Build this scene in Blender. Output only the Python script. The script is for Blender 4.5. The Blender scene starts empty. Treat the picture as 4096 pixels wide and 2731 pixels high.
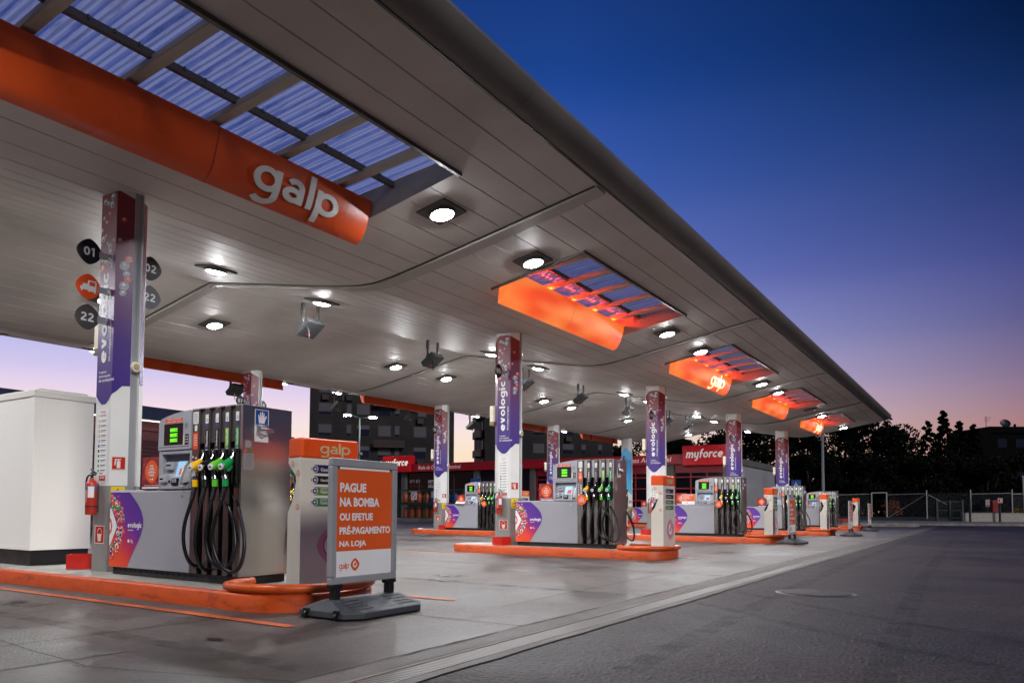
import bpy, bmesh, math, random
from mathutils import Vector, Matrix
R = math.radians
random.seed(7)
sc = bpy.context.scene
col = sc.collection

# ------------------------------------------------------------------ camera
YAW, PITCH, ROLL, CAMZ = 0.594, 0.0514, 0.0063, 1.11
cd = bpy.data.cameras.new('camera')
cam = bpy.data.objects.new('camera', cd)
col.objects.link(cam)
cd.sensor_width = 36.0
cd.lens = 3026.8 / 4096 * 36
cd.shift_x = (2048 - 1897.5) / 4096
cd.shift_y = (1882.2 - 1365.5) / 4096
cd.clip_start = 0.05
cd.clip_end = 2000
F = Vector((math.cos(YAW) * math.cos(PITCH), math.sin(YAW) * math.cos(PITCH), math.sin(PITCH)))
RT = Vector((math.sin(YAW), -math.cos(YAW), 0))
UP = RT.cross(F)
c_, s_ = math.cos(ROLL), math.sin(ROLL)
R2 = c_ * RT + s_ * UP
U2 = -s_ * RT + c_ * UP
cam.matrix_world = Matrix(((R2.x, U2.x, -F.x, 0), (R2.y, U2.y, -F.y, 0), (R2.z, U2.z, -F.z, CAMZ), (0, 0, 0, 1)))
sc.camera = cam
FX, FY = math.cos(YAW), math.sin(YAW)


def far(lat, dep, z=0.0):
    """point on the site, measured across and along the forecourt's diagonal"""
    return (FX * dep + FY * lat, FY * dep - FX * lat, z)


# ------------------------------------------------------------------ colour helpers
def lin(h, k=1.0):
    if isinstance(h, str):
        h = h.lstrip('#')
        h = [int(h[i:i + 2], 16) for i in (0, 2, 4)]
    o = []
    for c in h:
        c = c / 255
        c = c / 12.92 if c <= .04045 else ((c + .055) / 1.055) ** 2.4
        o.append(c * k)
    return (o[0], o[1], o[2], 1)


# ------------------------------------------------------------------ sky (dusk)
w = bpy.data.worlds.new('World')
sc.world = w
w.use_nodes = True
nt = w.node_tree
N, L = nt.nodes, nt.links
N.clear()
out = N.new('ShaderNodeOutputWorld')
bg = N.new('ShaderNodeBackground')
tc = N.new('ShaderNodeTexCoord')
nz = N.new('ShaderNodeVectorMath'); nz.operation = 'NORMALIZE'
L.new(tc.outputs['Generated'], nz.inputs[0])
sp = N.new('ShaderNodeSeparateXYZ')
L.new(nz.outputs[0], sp.inputs[0])


def mth(op, a, b=None):
    n = N.new('ShaderNodeMath'); n.operation = op
    for i, q in enumerate((a, b)):
        if q is None: continue
        if isinstance(q, (int, float)): n.inputs[i].default_value = q
        else: L.new(q, n.inputs[i])
    return n.outputs[0]


elev = mth('MULTIPLY', mth('ARCSINE', sp.outputs[2]), 180 / math.pi / 90)      # 0..1 = 0..90 deg
SKY_GLOW = YAW + R(22)                                                       # centre of the sunset glow
ux = mth('MULTIPLY', sp.outputs[0], math.cos(SKY_GLOW))
uy = mth('MULTIPLY', sp.outputs[1], math.sin(SKY_GLOW))
hor = mth('SQRT', mth('ADD', mth('ADD', mth('MULTIPLY', sp.outputs[0], sp.outputs[0]), mth('MULTIPLY', sp.outputs[1], sp.outputs[1])), 1e-6))
caz = mth('DIVIDE', mth('ADD', ux, uy), hor)
az = mth('DIVIDE', mth('ARCCOSINE', mth('MINIMUM', mth('MAXIMUM', caz, -1.0), 1.0)), math.pi)   # 0..1 = 0..180 deg


def ramp(fac, stops, interp='LINEAR'):
    r = N.new('ShaderNodeValToRGB')
    r.color_ramp.interpolation = interp
    e = r.color_ramp.elements
    while len(e) < len(stops): e.new(0.5)
    for i, (p, c) in enumerate(stops):
        e[i].position = p
        e[i].color = (c, c, c, 1) if isinstance(c, (int, float)) else lin(c)
    L.new(fac, r.inputs[0])
    return r.outputs[0]


def sky_table(rows):
    return [(e_ / 90, rgb) for e_, rgb in rows]


glow = ramp(elev, sky_table([(0, (255, 212, 168)), (3, (254, 222, 190)), (4.5, (252, 228, 205)), (6, (248, 228, 224)), (7.3, (240, 218, 232)), (9, (216, 203, 236)), (11.5, (180, 182, 232)), (16, (122, 134, 206)),
    (21.5, (78, 104, 184)), (28, (42, 78, 158)), (34, (26, 60, 130)), (45, (28, 60, 130)), (60, (48, 64, 132)), (90, (62, 78, 148))]), 'CARDINAL')
dim = ramp(elev, sky_table([(0, (186, 124, 106)), (3, (180, 122, 114)), (5.9, (164, 119, 126)), (6.9, (150, 117, 134)), (8.4, (131, 110, 140)), (11.5, (98, 92, 139)), (15, (71, 76, 136)), (18.9, (47, 61, 119)),
    (24.5, (22, 45, 95)), (28.9, (6, 27, 66)), (36, (6, 26, 66)), (45, (20, 40, 92)), (60, (52, 68, 136)), (90, (74, 90, 160))]), 'CARDINAL')
anti = ramp(elev, sky_table([(0, (44, 42, 52)), (6, (60, 58, 74)), (13, (65, 70, 106)), (23, (44, 68, 128)), (36, (26, 54, 112)), (60, (48, 64, 132)), (90, (62, 78, 148))]), 'CARDINAL')
fz = ramp(az, [(0, 0.0), (.16, .0), (.33, 1.0), (1, 1.0)])
fa = ramp(az, [(0, 0.0), (.38, .0), (.55, 1.0), (1, 1.0)])


def blend(f, a, b):
    m_ = N.new('ShaderNodeMix'); m_.data_type = 'RGBA'
    L.new(f, m_.inputs['Factor']); L.new(a, m_.inputs['A']); L.new(b, m_.inputs['B'])
    return m_.outputs['Result']


skyc = blend(fa, blend(fz, glow, dim), anti)
bg.inputs['Strength'].default_value = 1.0
L.new(skyc, bg.inputs['Color'])
L.new(bg.outputs[0], out.inputs[0])

# added fill lamp behind the camera, standing in for unseen frontal lamp light
FILL_EL, FILL_AZ = R(27), R(-112)
sd_ = bpy.data.lights.new('fill_sun', 'SUN'); sd_.energy = 1.5; sd_.angle = R(16); sd_.color = (1.0, .95, .88)
so_ = bpy.data.objects.new('fill_sun', sd_); col.objects.link(so_)
so_.rotation_euler = Vector((math.cos(FILL_EL) * math.cos(FILL_AZ), math.cos(FILL_EL) * math.sin(FILL_AZ), math.sin(FILL_EL))).to_track_quat('Z', 'Y').to_euler()

sc.view_settings.view_transform = 'Standard'
sc.view_settings.look = 'None'
sc.view_settings.exposure = 0
sc.view_settings.gamma = 1
sc.cycles.use_denoising = True
sc.cycles.sample_clamp_indirect = 6
sc.cycles.max_bounces = 8
sc.cycles.transparent_max_bounces = 16
LAMP = 600.0        # luminance of a canopy lamp lens

# ------------------------------------------------------------------ materials
_M = {}


def mat(name, color, rough=.5, metal=0., emit=0., var=.10, scale=4., bump=0., bscale=60., rvar=.1, detail=4, spec=.5, ecol=None, coat=0.):
    if name in _M: return _M[name]
    m = bpy.data.materials.new(name)
    m.use_nodes = True
    t = m.node_tree; n = t.nodes; l = t.links
    b = n['Principled BSDF']
    c = lin(color) if isinstance(color, str) else color
    b.inputs['Base Color'].default_value = c
    b.inputs['Roughness'].default_value = rough
    b.inputs['Metallic'].default_value = metal
    b.inputs['Specular IOR Level'].default_value = spec
    if coat: b.inputs['Coat Weight'].default_value = coat
    if emit:
        b.inputs['Emission Color'].default_value = lin(ecol) if ecol else c
        b.inputs['Emission Strength'].default_value = emit
    if var or bump or rvar:
        tc = n.new('ShaderNodeTexCoord')
        nz = n.new('ShaderNodeTexNoise'); nz.inputs['Scale'].default_value = scale; nz.inputs['Detail'].default_value = detail
        l.new(tc.outputs['Object'], nz.inputs['Vector'])
        if var:
            mp = n.new('ShaderNodeMapRange'); mp.inputs[1].default_value = .3; mp.inputs[2].default_value = .7
            mp.inputs[3].default_value = 1 - var; mp.inputs[4].default_value = 1 + var * .6
            l.new(nz.outputs[0], mp.inputs[0])
            mu = n.new('ShaderNodeVectorMath'); mu.operation = 'SCALE'
            mu.inputs[0].default_value = c[:3]
            l.new(mp.outputs[0], mu.inputs['Scale']); l.new(mu.outputs[0], b.inputs['Base Color'])
        if rvar:
            mr = n.new('ShaderNodeMapRange'); mr.inputs[1].default_value = .3; mr.inputs[2].default_value = .7
            mr.inputs[3].default_value = max(0, rough - rvar); mr.inputs[4].default_value = min(1, rough + rvar)
            l.new(nz.outputs[0], mr.inputs[0]); l.new(mr.outputs[0], b.inputs['Roughness'])
        if bump:
            n2 = n.new('ShaderNodeTexNoise'); n2.inputs['Scale'].default_value = bscale; n2.inputs['Detail'].default_value = 3
            l.new(tc.outputs['Object'], n2.inputs['Vector'])
            bp = n.new('ShaderNodeBump'); bp.inputs['Strength'].default_value = bump; bp.inputs['Distance'].default_value = .02
            l.new(n2.outputs[0], bp.inputs['Height']); l.new(bp.outputs[0], b.inputs['Normal'])
    _M[name] = m
    return m


def nodes(m):
    t = m.node_tree
    return t, t.nodes, t.links, t.nodes['Principled BSDF']


def wear(name, base, dark, rough, scale, fine, bump, amount=.5, streak=None, rvar=.15, stain=0.):
    """asphalt or concrete: broad mottling, drips and tracks, and a visible aggregate"""
    m = mat(name, base, rough, var=0, rvar=0)
    t, n, l, b = nodes(m)
    tc = n.new('ShaderNodeTexCoord')
    mpn = n.new('ShaderNodeMapping')
    if streak: mpn.inputs['Scale'].default_value = streak
    l.new(tc.outputs['Object'], mpn.inputs[0])

    def noise(sc_, det, rg=.6, dist=0, src=None):
        q = n.new('ShaderNodeTexNoise'); q.inputs['Scale'].default_value = sc_; q.inputs['Detail'].default_value = det; q.inputs['Roughness'].default_value = rg; q.inputs['Distortion'].default_value = dist
        l.new(src or tc.outputs['Object'], q.inputs['Vector']); return q.outputs[0]

    def rng(x, a, b2, c, d):
        q = n.new('ShaderNodeMapRange')
        for i_, v_ in enumerate((a, b2, c, d)): q.inputs[i_ + 1].default_value = v_
        l.new(x, q.inputs[0]); return q.outputs[0]

    def mul(x, y):
        q = n.new('ShaderNodeMath'); q.operation = 'MULTIPLY'; l.new(x, q.inputs[0]); l.new(y, q.inputs[1]); return q.outputs[0]
    a = noise(scale, 8, .66, .5, mpn.outputs[0])
    r = n.new('ShaderNodeValToRGB'); r.color_ramp.elements[0].position = .40; r.color_ramp.elements[1].position = .60
    r.color_ramp.elements[0].color = lin(dark); r.color_ramp.elements[1].color = lin(base)
    l.new(a, r.inputs[0])
    f = n.new('ShaderNodeTexVoronoi'); f.inputs['Scale'].default_value = fine
    l.new(tc.outputs['Object'], f.inputs['Vector'])
    sp_ = n.new('ShaderNodeSeparateColor'); l.new(f.outputs['Color'], sp_.inputs[0])
    g1 = rng(sp_.outputs[0], 0, 1, 1 - amount, 1 + amount)
    g2 = rng(noise(fine * .32, 3, .7), .3, .7, 1 - amount * .7, 1 + amount * .7)
    k_ = mul(g1, g2)
    k_ = mul(k_, rng(noise(scale * 5, 5, .7), .35, .65, .86, 1.12))
    if stain:
        k_ = mul(k_, rng(noise(scale * 2.1, 4, .55, 1.2), .60, .70, 1.0, 1 - stain))
        k_ = mul(k_, rng(noise(scale * 9, 2, .5, .3), .68, .76, 1.0, 1 - stain * .9))
    mu = n.new('ShaderNodeVectorMath'); mu.operation = 'SCALE'
    l.new(r.outputs[0], mu.inputs[0]); l.new(k_, mu.inputs['Scale']); l.new(mu.outputs[0], b.inputs['Base Color'])
    l.new(rng(a, .3, .7, max(.05, rough - rvar), min(1, rough + rvar)), b.inputs['Roughness'])
    bp = n.new('ShaderNodeBump'); bp.inputs['Strength'].default_value = bump; bp.inputs['Distance'].default_value = .015
    l.new(f.outputs['Distance'], bp.inputs['Height']); l.new(bp.outputs[0], b.inputs['Normal'])
    return m


def gradient(name, axis_vec, lo, hi, stops, rough=.35, noise=.0):
    """printed film whose colour runs along a direction of the part"""
    m = mat(name, stops[0][1], rough, var=0, rvar=0)
    t, n, l, b = nodes(m)
    tc = n.new('ShaderNodeTexCoord')
    d = n.new('ShaderNodeVectorMath'); d.operation = 'DOT_PRODUCT'; d.inputs[1].default_value = axis_vec
    l.new(tc.outputs['Object'], d.inputs[0])
    mr = n.new('ShaderNodeMapRange'); mr.inputs[1].default_value = lo; mr.inputs[2].default_value = hi
    l.new(d.outputs['Value'], mr.inputs[0])
    r = n.new('ShaderNodeValToRGB')
    e = r.color_ramp.elements
    while len(e) < len(stops): e.new(.5)
    for i, (p, c) in enumerate(stops):
        e[i].position = p; e[i].color = lin(c)
    l.new(mr.outputs[0], r.inputs[0]); l.new(r.outputs[0], b.inputs['Base Color'])
    return m


def brushed(name, color, rough=.28):
    m = mat(name, color, rough, 1.0, var=0, rvar=0)
    t, n, l, b = nodes(m)
    tc = n.new('ShaderNodeTexCoord'); mp = n.new('ShaderNodeMapping'); mp.inputs['Scale'].default_value = (40, 40, 1.2)
    l.new(tc.outputs['Object'], mp.inputs[0])
    a = n.new('ShaderNodeTexNoise'); a.inputs['Scale'].default_value = 4; a.inputs['Detail'].default_value = 5
    l.new(mp.outputs[0], a.inputs['Vector'])
    c = n.new('ShaderNodeTexNoise'); c.inputs['Scale'].default_value = 2.2; c.inputs['Detail'].default_value = 2
    l.new(tc.outputs['Object'], c.inputs['Vector'])
    r = n.new('ShaderNodeMapRange'); r.inputs[3].default_value = rough - .07; r.inputs[4].default_value = rough + .1
    l.new(a.outputs[0], r.inputs[0]); l.new(r.outputs[0], b.inputs['Roughness'])
    s = n.new('ShaderNodeMapRange'); s.inputs[3].default_value = .92; s.inputs[4].default_value = 1.06
    l.new(a.outputs[0], s.inputs[0])
    v = n.new('ShaderNodeVectorMath'); v.operation = 'SCALE'; v.inputs[0].default_value = lin(color)[:3]
    l.new(s.outputs[0], v.inputs['Scale']); l.new(v.outputs[0], b.inputs['Base Color'])
    bp = n.new('ShaderNodeBump'); bp.inputs['Strength'].default_value = .035; bp.inputs['Distance'].default_value = .05
    l.new(c.outputs[0], bp.inputs['Height']); l.new(bp.outputs[0], b.inputs['Normal'])
    return m


white_panel = mat('white_panel', '#dcdcda', .38, var=.05, scale=1.5)
soffit_m = mat('soffit_metal', '#c4beb7', .55, var=.2, scale=.5, rvar=.04, detail=8)
roof_m = mat('roof_metal', '#8c8a86', .5)
fascia_m = mat('fascia_metal', '#67635f', .45, var=.2, scale=.6, detail=7)
steel_paint = mat('grey_steel', '#8a8a86', .45, var=.12)
beam_m = mat('beam_paint', '#a59e92', .45, var=.08, scale=2)
dark_steel = mat('dark_steel', '#4a4643', .5)
black = mat('black_plastic', '#101012', .45)
blackg = mat('black_gloss', '#0a0a0c', .18)
rubber = mat('hose_rubber', '#0d0f13', .33)
def scuffed(name, base, dirt, chip, rough, sc_, amt):
    m = mat(name, base, rough, var=0, rvar=.12, bump=.15, bscale=25)
    t, n, l, b = nodes(m)
    tc = n.new('ShaderNodeTexCoord'); mp = n.new('ShaderNodeMapping'); mp.inputs['Scale'].default_value = (1, 1, 3.2)
    l.new(tc.outputs['Object'], mp.inputs[0])
    a = n.new('ShaderNodeTexNoise'); a.inputs['Scale'].default_value = sc_; a.inputs['Detail'].default_value = 9; a.inputs['Roughness'].default_value = .7
    l.new(mp.outputs[0], a.inputs['Vector'])
    r = n.new('ShaderNodeValToRGB'); e = r.color_ramp.elements
    e[0].position = .28; e[0].color = lin(dirt); e[1].position = .47; e[1].color = lin(base)
    q = e.new(.66); q.color = lin(base, 1.12); q = e.new(.74); q.color = lin(chip)
    l.new(a.outputs[0], r.inputs[0])
    mx_ = n.new('ShaderNodeMix'); mx_.data_type = 'RGBA'; mx_.inputs['Factor'].default_value = amt; mx_.inputs['A'].default_value = lin(base)
    l.new(r.outputs[0], mx_.inputs['B']); l.new(mx_.outputs['Result'], b.inputs['Base Color'])
    return m


orange_k = scuffed('kerb_orange', '#c24a0e', '#5a2812', '#c09070', .5, 2.2, .95)
orange_g = scuffed('tube_orange', '#c85010', '#4a2412', '#a88a72', .38, 3.5, .6)
orange = mat('brand_orange', '#ea5214', .35, var=.04)
orange_p = mat('poster_orange', '#e05a1e', .4, var=.05, scale=1.2)
white = mat('white_print', '#e8e8e8', .45, var=.03)
cream = mat('cream_enamel', '#d9d3c6', .42, var=.05, scale=2)
red = mat('red_paint', '#c01f14', .4, var=.08)
red_sign = mat('red_sign', '#b5161c', .4, var=.03)
yellow = mat('yellow_sign', '#e6c412', .4, var=.03)
cabin_grey = mat('cabinet_grey', '#9c9ca3', .38, var=.03, scale=1.5)
head_grey = mat('head_grey', '#a0a2ab', .4, var=.05)
stainless = brushed('stainless', '#bcb9b6', .3)
rib_m = brushed('stainless_rib', '#8b8683', .26)
chrome = mat('chrome', '#d8d8d8', .12, 1.0, var=0)
alu = mat('aluminium', '#a6a8aa', .38, .3, var=.05)
blue_sign = mat('blue_sign', '#1a4f9a', .4, var=.03)
green = mat('pump_green', '#0f9a4d', .35, var=.03)
lime = mat('pump_lime', '#5cc02a', .35, var=.03)
pyellow = mat('pump_yellow', '#f2b90c', .35, var=.03)
indigo = mat('indigo_print', '#3b2a78', .35, var=.03)
purple_txt = mat('dark_print', '#2a1830', .35, var=.03)
grey_print = mat('grey_print', '#9a9a9a', .45, var=.03)
dark_print = mat('near_black_print', '#15141a', .35, var=.03)
bubble_m = mat('bubble_print', '#a9a9b4', .3, var=.3, scale=30)
bubble_o = mat('orange_bubble_print', '#d8543c', .3, var=.1, scale=30)
screen_m = mat('lit_screen', '#7fb0d8', .2, emit=.55, ecol='#8fc4ea', var=0, rvar=0)
lcd = mat('lit_display', '#6ae024', .3, emit=.8, ecol='#6ef01e', var=0, rvar=0)
lamp_glass = mat('lamp_lens', '#ffffff', .3, emit=LAMP, ecol='#fbfdff', var=0, rvar=0)
lamp_body = mat('lamp_body', '#56534f', .6)
concrete = wear('island_concrete', '#a8a6a1', '#8d8a84', .6, .9, 60, .15, .14, stain=.4)
banner_m = gradient('banner_film', (0, 0, 1), 2.55, 5.75, [(0, '#3a2a7c'), (.3, '#4a2f7e'), (.55, '#6b3a6c'), (.8, '#7c2f40'), (1, '#8a2a2e')], .32)
banner_blue = gradient('blue_banner_film', (0, .6, 1), 2.2, 5.9, [(0, '#5fb8e0'), (.4, '#3a9ad2'), (.62, '#2c86c6'), (.64, '#4aa6da'), (1, '#57aee0')], .35)
pump_print = gradient('pump_film', (0, -.75, 1), -2.0, -.55, [(0, '#f05a28'), (.3, '#e2472e'), (.48, '#b22a5c'), (.66, '#6a2f96'), (1, '#4a2a90')], .35)
poster_red = mat('poster_red', '#8f1f2a', .45, var=.55, scale=9, detail=8)
film_purple = gradient('fuel_film', (1, 0, 0), -.4, .4, [(0, '#3a2a7c'), (1, '#2a1c4c')], .35)


def label_film(name, a, b_, z0=1.58, z1=1.92):
    return gradient(name, (0, 0, 1), z0, z1, [(0, '#2c1c66'), (.35, a), (1, b_)], .35)


lab_green = label_film('green_label', '#1f9a4a', '#159048')
lab_lime = label_film('lime_label', '#6fb832', '#a2d43a')
lab_black = label_film('black_label', '#17131c', '#141116')


def glow_orange():
    m = mat('lit_orange_acrylic', '#b8400f', .55, spec=.25, var=0, rvar=0)
    t, n, l, b = nodes(m)
    tc = n.new('ShaderNodeTexCoord'); mp = n.new('ShaderNodeMapping'); mp.inputs['Scale'].default_value = (.7, 1.6, 3.0)
    l.new(tc.outputs['Object'], mp.inputs[0])
    a = n.new('ShaderNodeTexNoise'); a.inputs['Scale'].default_value = 1.1; a.inputs['Detail'].default_value = 0
    l.new(mp.outputs[0], a.inputs['Vector'])
    r = n.new('ShaderNodeValToRGB')
    r.color_ramp.elements[0].position = .3; r.color_ramp.elements[0].color = lin((238, 76, 34))
    r.color_ramp.elements[1].position = .7; r.color_ramp.elements[1].color = lin((255, 138, 66))
    l.new(a.outputs[0], r.inputs[0]); l.new(r.outputs[0], b.inputs['Emission Color'])
    b.inputs['Emission Strength'].default_value = .88
    return m


sign_lit = glow_orange()
tube_lit = mat('orange_light_tube', '#ff8a4a', .4, emit=300, ecol='#ff3810', var=0, rvar=0)
sign_unlit = mat('orange_acrylic', '#c94a1a', .3, var=.05, scale=1)
letter_lit = mat('lit_white_letter', '#fff4d0', .4, emit=1.05, ecol='#fff0c0', var=0, rvar=0)
back_letter = mat('unlit_white_letter', '#c9c6c2', .4, var=.04)


def sheet_material(nm='translucent_sheet', gloss=.05, tint=1.0):
    m = bpy.data.materials.new(nm); m.use_nodes = True
    t = m.node_tree; n = t.nodes; l = t.links; n.clear()
    o = n.new('ShaderNodeOutputMaterial')
    tr = n.new('ShaderNodeBsdfTranslucent'); tp = n.new('ShaderNodeBsdfTransparent'); gl = n.new('ShaderNodeBsdfGlossy')
    gl.inputs['Roughness'].default_value = .2; gl.inputs['Color'].default_value = (.8, .8, .9, 1)
    tc = n.new('ShaderNodeTexCoord'); mp = n.new('ShaderNodeMapping'); mp.inputs['Scale'].default_value = (7, .7, 1)
    l.new(tc.outputs['Object'], mp.inputs[0])
    a = n.new('ShaderNodeTexNoise'); a.inputs['Scale'].default_value = 1.6; a.inputs['Detail'].default_value = 7; a.inputs['Roughness'].default_value = .65
    l.new(mp.outputs[0], a.inputs['Vector'])
    r = n.new('ShaderNodeValToRGB')
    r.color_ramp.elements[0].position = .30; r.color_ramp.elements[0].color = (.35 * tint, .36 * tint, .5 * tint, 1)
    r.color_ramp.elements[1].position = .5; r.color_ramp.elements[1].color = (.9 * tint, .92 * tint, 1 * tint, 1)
    l.new(a.outputs[0], r.inputs[0]); 
    wv = n.new('ShaderNodeTexWave'); wv.bands_direction = 'X'; wv.inputs['Scale'].default_value = 1.5708; wv.inputs['Distortion'].default_value = .3
    l.new(tc.outputs['Object'], wv.inputs['Vector'])
    wr = n.new('ShaderNodeValToRGB'); wr.color_ramp.elements[0].position = .05; wr.color_ramp.elements[0].color = (.3, .3, .38, 1); wr.color_ramp.elements[1].position = .4; wr.color_ramp.elements[1].color = (1, 1, 1, 1)  # dark stripes in the colour paint in the shading of the corrugation
    l.new(wv.outputs['Color'], wr.inputs[0])
    ml = n.new('ShaderNodeMix'); ml.data_type = 'RGBA'; ml.blend_type = 'MULTIPLY'; ml.inputs['Factor'].default_value = .85
    l.new(r.outputs[0], ml.inputs['A']); l.new(wr.outputs[0], ml.inputs['B']); l.new(ml.outputs['Result'], tr.inputs[0])
    tp.inputs[0].default_value = (.9, .92, 1, 1)
    m1 = n.new('ShaderNodeMixShader'); m1.inputs[0].default_value = .3
    l.new(tr.outputs[0], m1.inputs[1]); l.new(tp.outputs[0], m1.inputs[2])
    m2 = n.new('ShaderNodeMixShader'); m2.inputs[0].default_value = gloss
    l.new(m1.outputs[0], m2.inputs[1]); l.new(gl.outputs[0], m2.inputs[2])
    l.new(m2.outputs[0], o.inputs[0])
    return m


sheet_m = sheet_material()
sheet_dimmed = sheet_material('dimmed_sheet', .07, .42)  # same sheet, shade put into its colour for the dimmer farther bays

# ------------------------------------------------------------------ mesh building
_T = {}


def glyphs(s, bold):
    k = (s, bold)
    if k in _T: return _T[k]
    cu = bpy.data.curves.new('lettering', 'FONT')
    cu.body = s; cu.size = 1; cu.offset = bold * .018; cu.resolution_u = 3
    o = bpy.data.objects.new('lettering', cu)
    col.objects.link(o)
    dg = bpy.context.evaluated_depsgraph_get(); dg.update()
    me = bpy.data.meshes.new_from_object(o.evaluated_get(dg))
    v = [(p.co.x, p.co.y) for p in me.vertices]; f = [tuple(p.vertices) for p in me.polygons]
    bpy.data.objects.remove(o); bpy.data.curves.remove(cu); bpy.data.meshes.remove(me)
    xs = [p[0] for p in v]; ys = [p[1] for p in v]
    x0, x1, y0, y1 = min(xs), max(xs), min(ys), max(ys)
    v = [((x - x0) / (x1 - x0), (y - y0) / (y1 - y0)) for x, y in v]
    _T[k] = (v, f, (x1 - x0) / (y1 - y0))
    return _T[k]


def arc(cx, cy, rx, ry, a0, a1, n=14):
    return [(cx + rx * math.cos(R(a0 + (a1 - a0) * i / n)), cy + ry * math.sin(R(a0 + (a1 - a0) * i / n))) for i in range(n + 1)]


def round_letters(word, t):
    """geometric lowercase letters as centre lines; x-height 1; returns strokes and total advance"""
    r = .5 - t / 2; out = []; x = 0
    ry = r
    for ch in word:
        S = []; w = .95
        if ch == 'o': S = [arc(.46, .5, r * .96, ry, 0, 360, 24)]; w = .92
        elif ch == 'c': S = [arc(.46, .5, r * .96, ry, 48, 312, 20)]; w = .80
        elif ch == 'e': S = [arc(.46, .5, r * .96, ry, 0, 318, 22), [(.46 - r * .9, .5), (.46 + r * .98, .5)]]; w = .90
        elif ch == 'v': S = [[(t * .5, 1), (.42, t * .25)], [(.42, t * .25), (.84 - t * .5, 1)]]; w = .84
        elif ch == 'l': S = [[(t / 2, 0), (t / 2, 1.42)]]; w = t
        elif ch == 'i': S = [[(t / 2, 0), (t / 2, 1)], [(t / 2, 1.2), (t / 2, 1.2 + t)]]; w = t
        elif ch == 'g': S = [arc(.44, .5, r * .94, ry, 0, 360, 24), [(.44 + r * .94, 1), (.44 + r * .94, -.08)] + arc(.42, -.1, r * .96, .32, 0, -140, 12)[1:]]; w = .90
        elif ch == 'a': S = [[(.78 - t / 2, 0), (.78 - t / 2, .62)] + arc(.42, .62, .36 - t / 2, .38 - t / 2, 0, 148, 10)[1:], arc(.38, .30, .38 - t / 2, .30 - t / 2 + .02, 15, 345, 16)]; w = .80
        elif ch == 'p': S = [[(t / 2, -.42), (t / 2, 1)], arc(.46, .5, r * .94, ry, 0, 360, 24)]; w = .92
        elif ch == 'm': S = [[(t / 2, 0), (t / 2, 1)], arc(.40, .62, .40 - t / 2, .38 - t / 2, 180, 0, 10) + [(.80 - t / 2, 0)], arc(1.0, .62, .40 - t / 2 - .02, .38 - t / 2, 160, 0, 10) + [(1.38 - t / 2, 0)]]; w = 1.40
        elif ch == 'y': S = [[(t / 2, 1), (t / 2, .42)] + arc(.42, .42, .42 - t / 2, .42 - t / 2, 180, 330, 10)[1:], [(.84 - t / 2, 1), (.84 - t / 2, -.05)] + arc(.42, -.08, .42 - t / 2, .30, 0, -120, 10)[1:]]; w = .86
        elif ch == 'f': S = [[(.24, 0), (.24, 1.1)] + arc(.50, 1.1, .26, .28, 180, 70, 8)[1:], [(.02, .82), (.58, .82)]]; w = .60
        elif ch == 'r': S = [[(t / 2, 0), (t / 2, 1)], arc(.46, .58, .46 - t / 2, .42 - t / 2, 180, 55, 10)]; w = .62
        elif ch == '0': S = [arc(.45, .7, .45 - t / 2, .7 - t / 2, 0, 360, 24)]; w = .9
        elif ch == '1': S = [[(.04, 1.08), (.34, 1.30)], [(.36, 1.4), (.36, 0)]]; w = .56
        elif ch == '2': S = [arc(.42, .98, .41 - t / 2, .42 - t / 2, 165, -38, 12) + [(.10, t * .7)], [(.02, t / 2), (.84, t / 2)]]; w = .86
        elif ch == '3': S = [arc(.40, 1.03, .36 - t / 2, .37 - t / 2, 150, -85, 12), arc(.40, .38, .42 - t / 2, .38 - t / 2 + .04, 85, -150, 14)]; w = .84
        elif ch == '5': S = [[(.78, 1.4 - t / 2), (.20, 1.4 - t / 2), (.15, .74)], arc(.40, .45, .44 - t / 2, .45 - t / 2, 130, -150, 14)]; w = .86
        elif ch == '7': S = [[(.04, 1.4 - t / 2), (.80, 1.4 - t / 2), (.30, 0)]]; w = .84
        elif ch == '8': S = [arc(.42, 1.03, .36 - t / 2, .37 - t / 2, 0, 360, 20), arc(.42, .38, .42 - t / 2, .38 - t / 2 + .03, 0, 360, 22)]; w = .84
        elif ch == '9': S = [arc(.42, .95, .42 - t / 2, .45 - t / 2, 0, 360, 22), [(.84 - t / 2, .95), (.78 - t / 2, .48), (.46, .0)]]; w = .86
        for st in S: out.append([(px + x, py) for px, py in st])
        x += w + t * .55
    return out, x - t * .55


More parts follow.
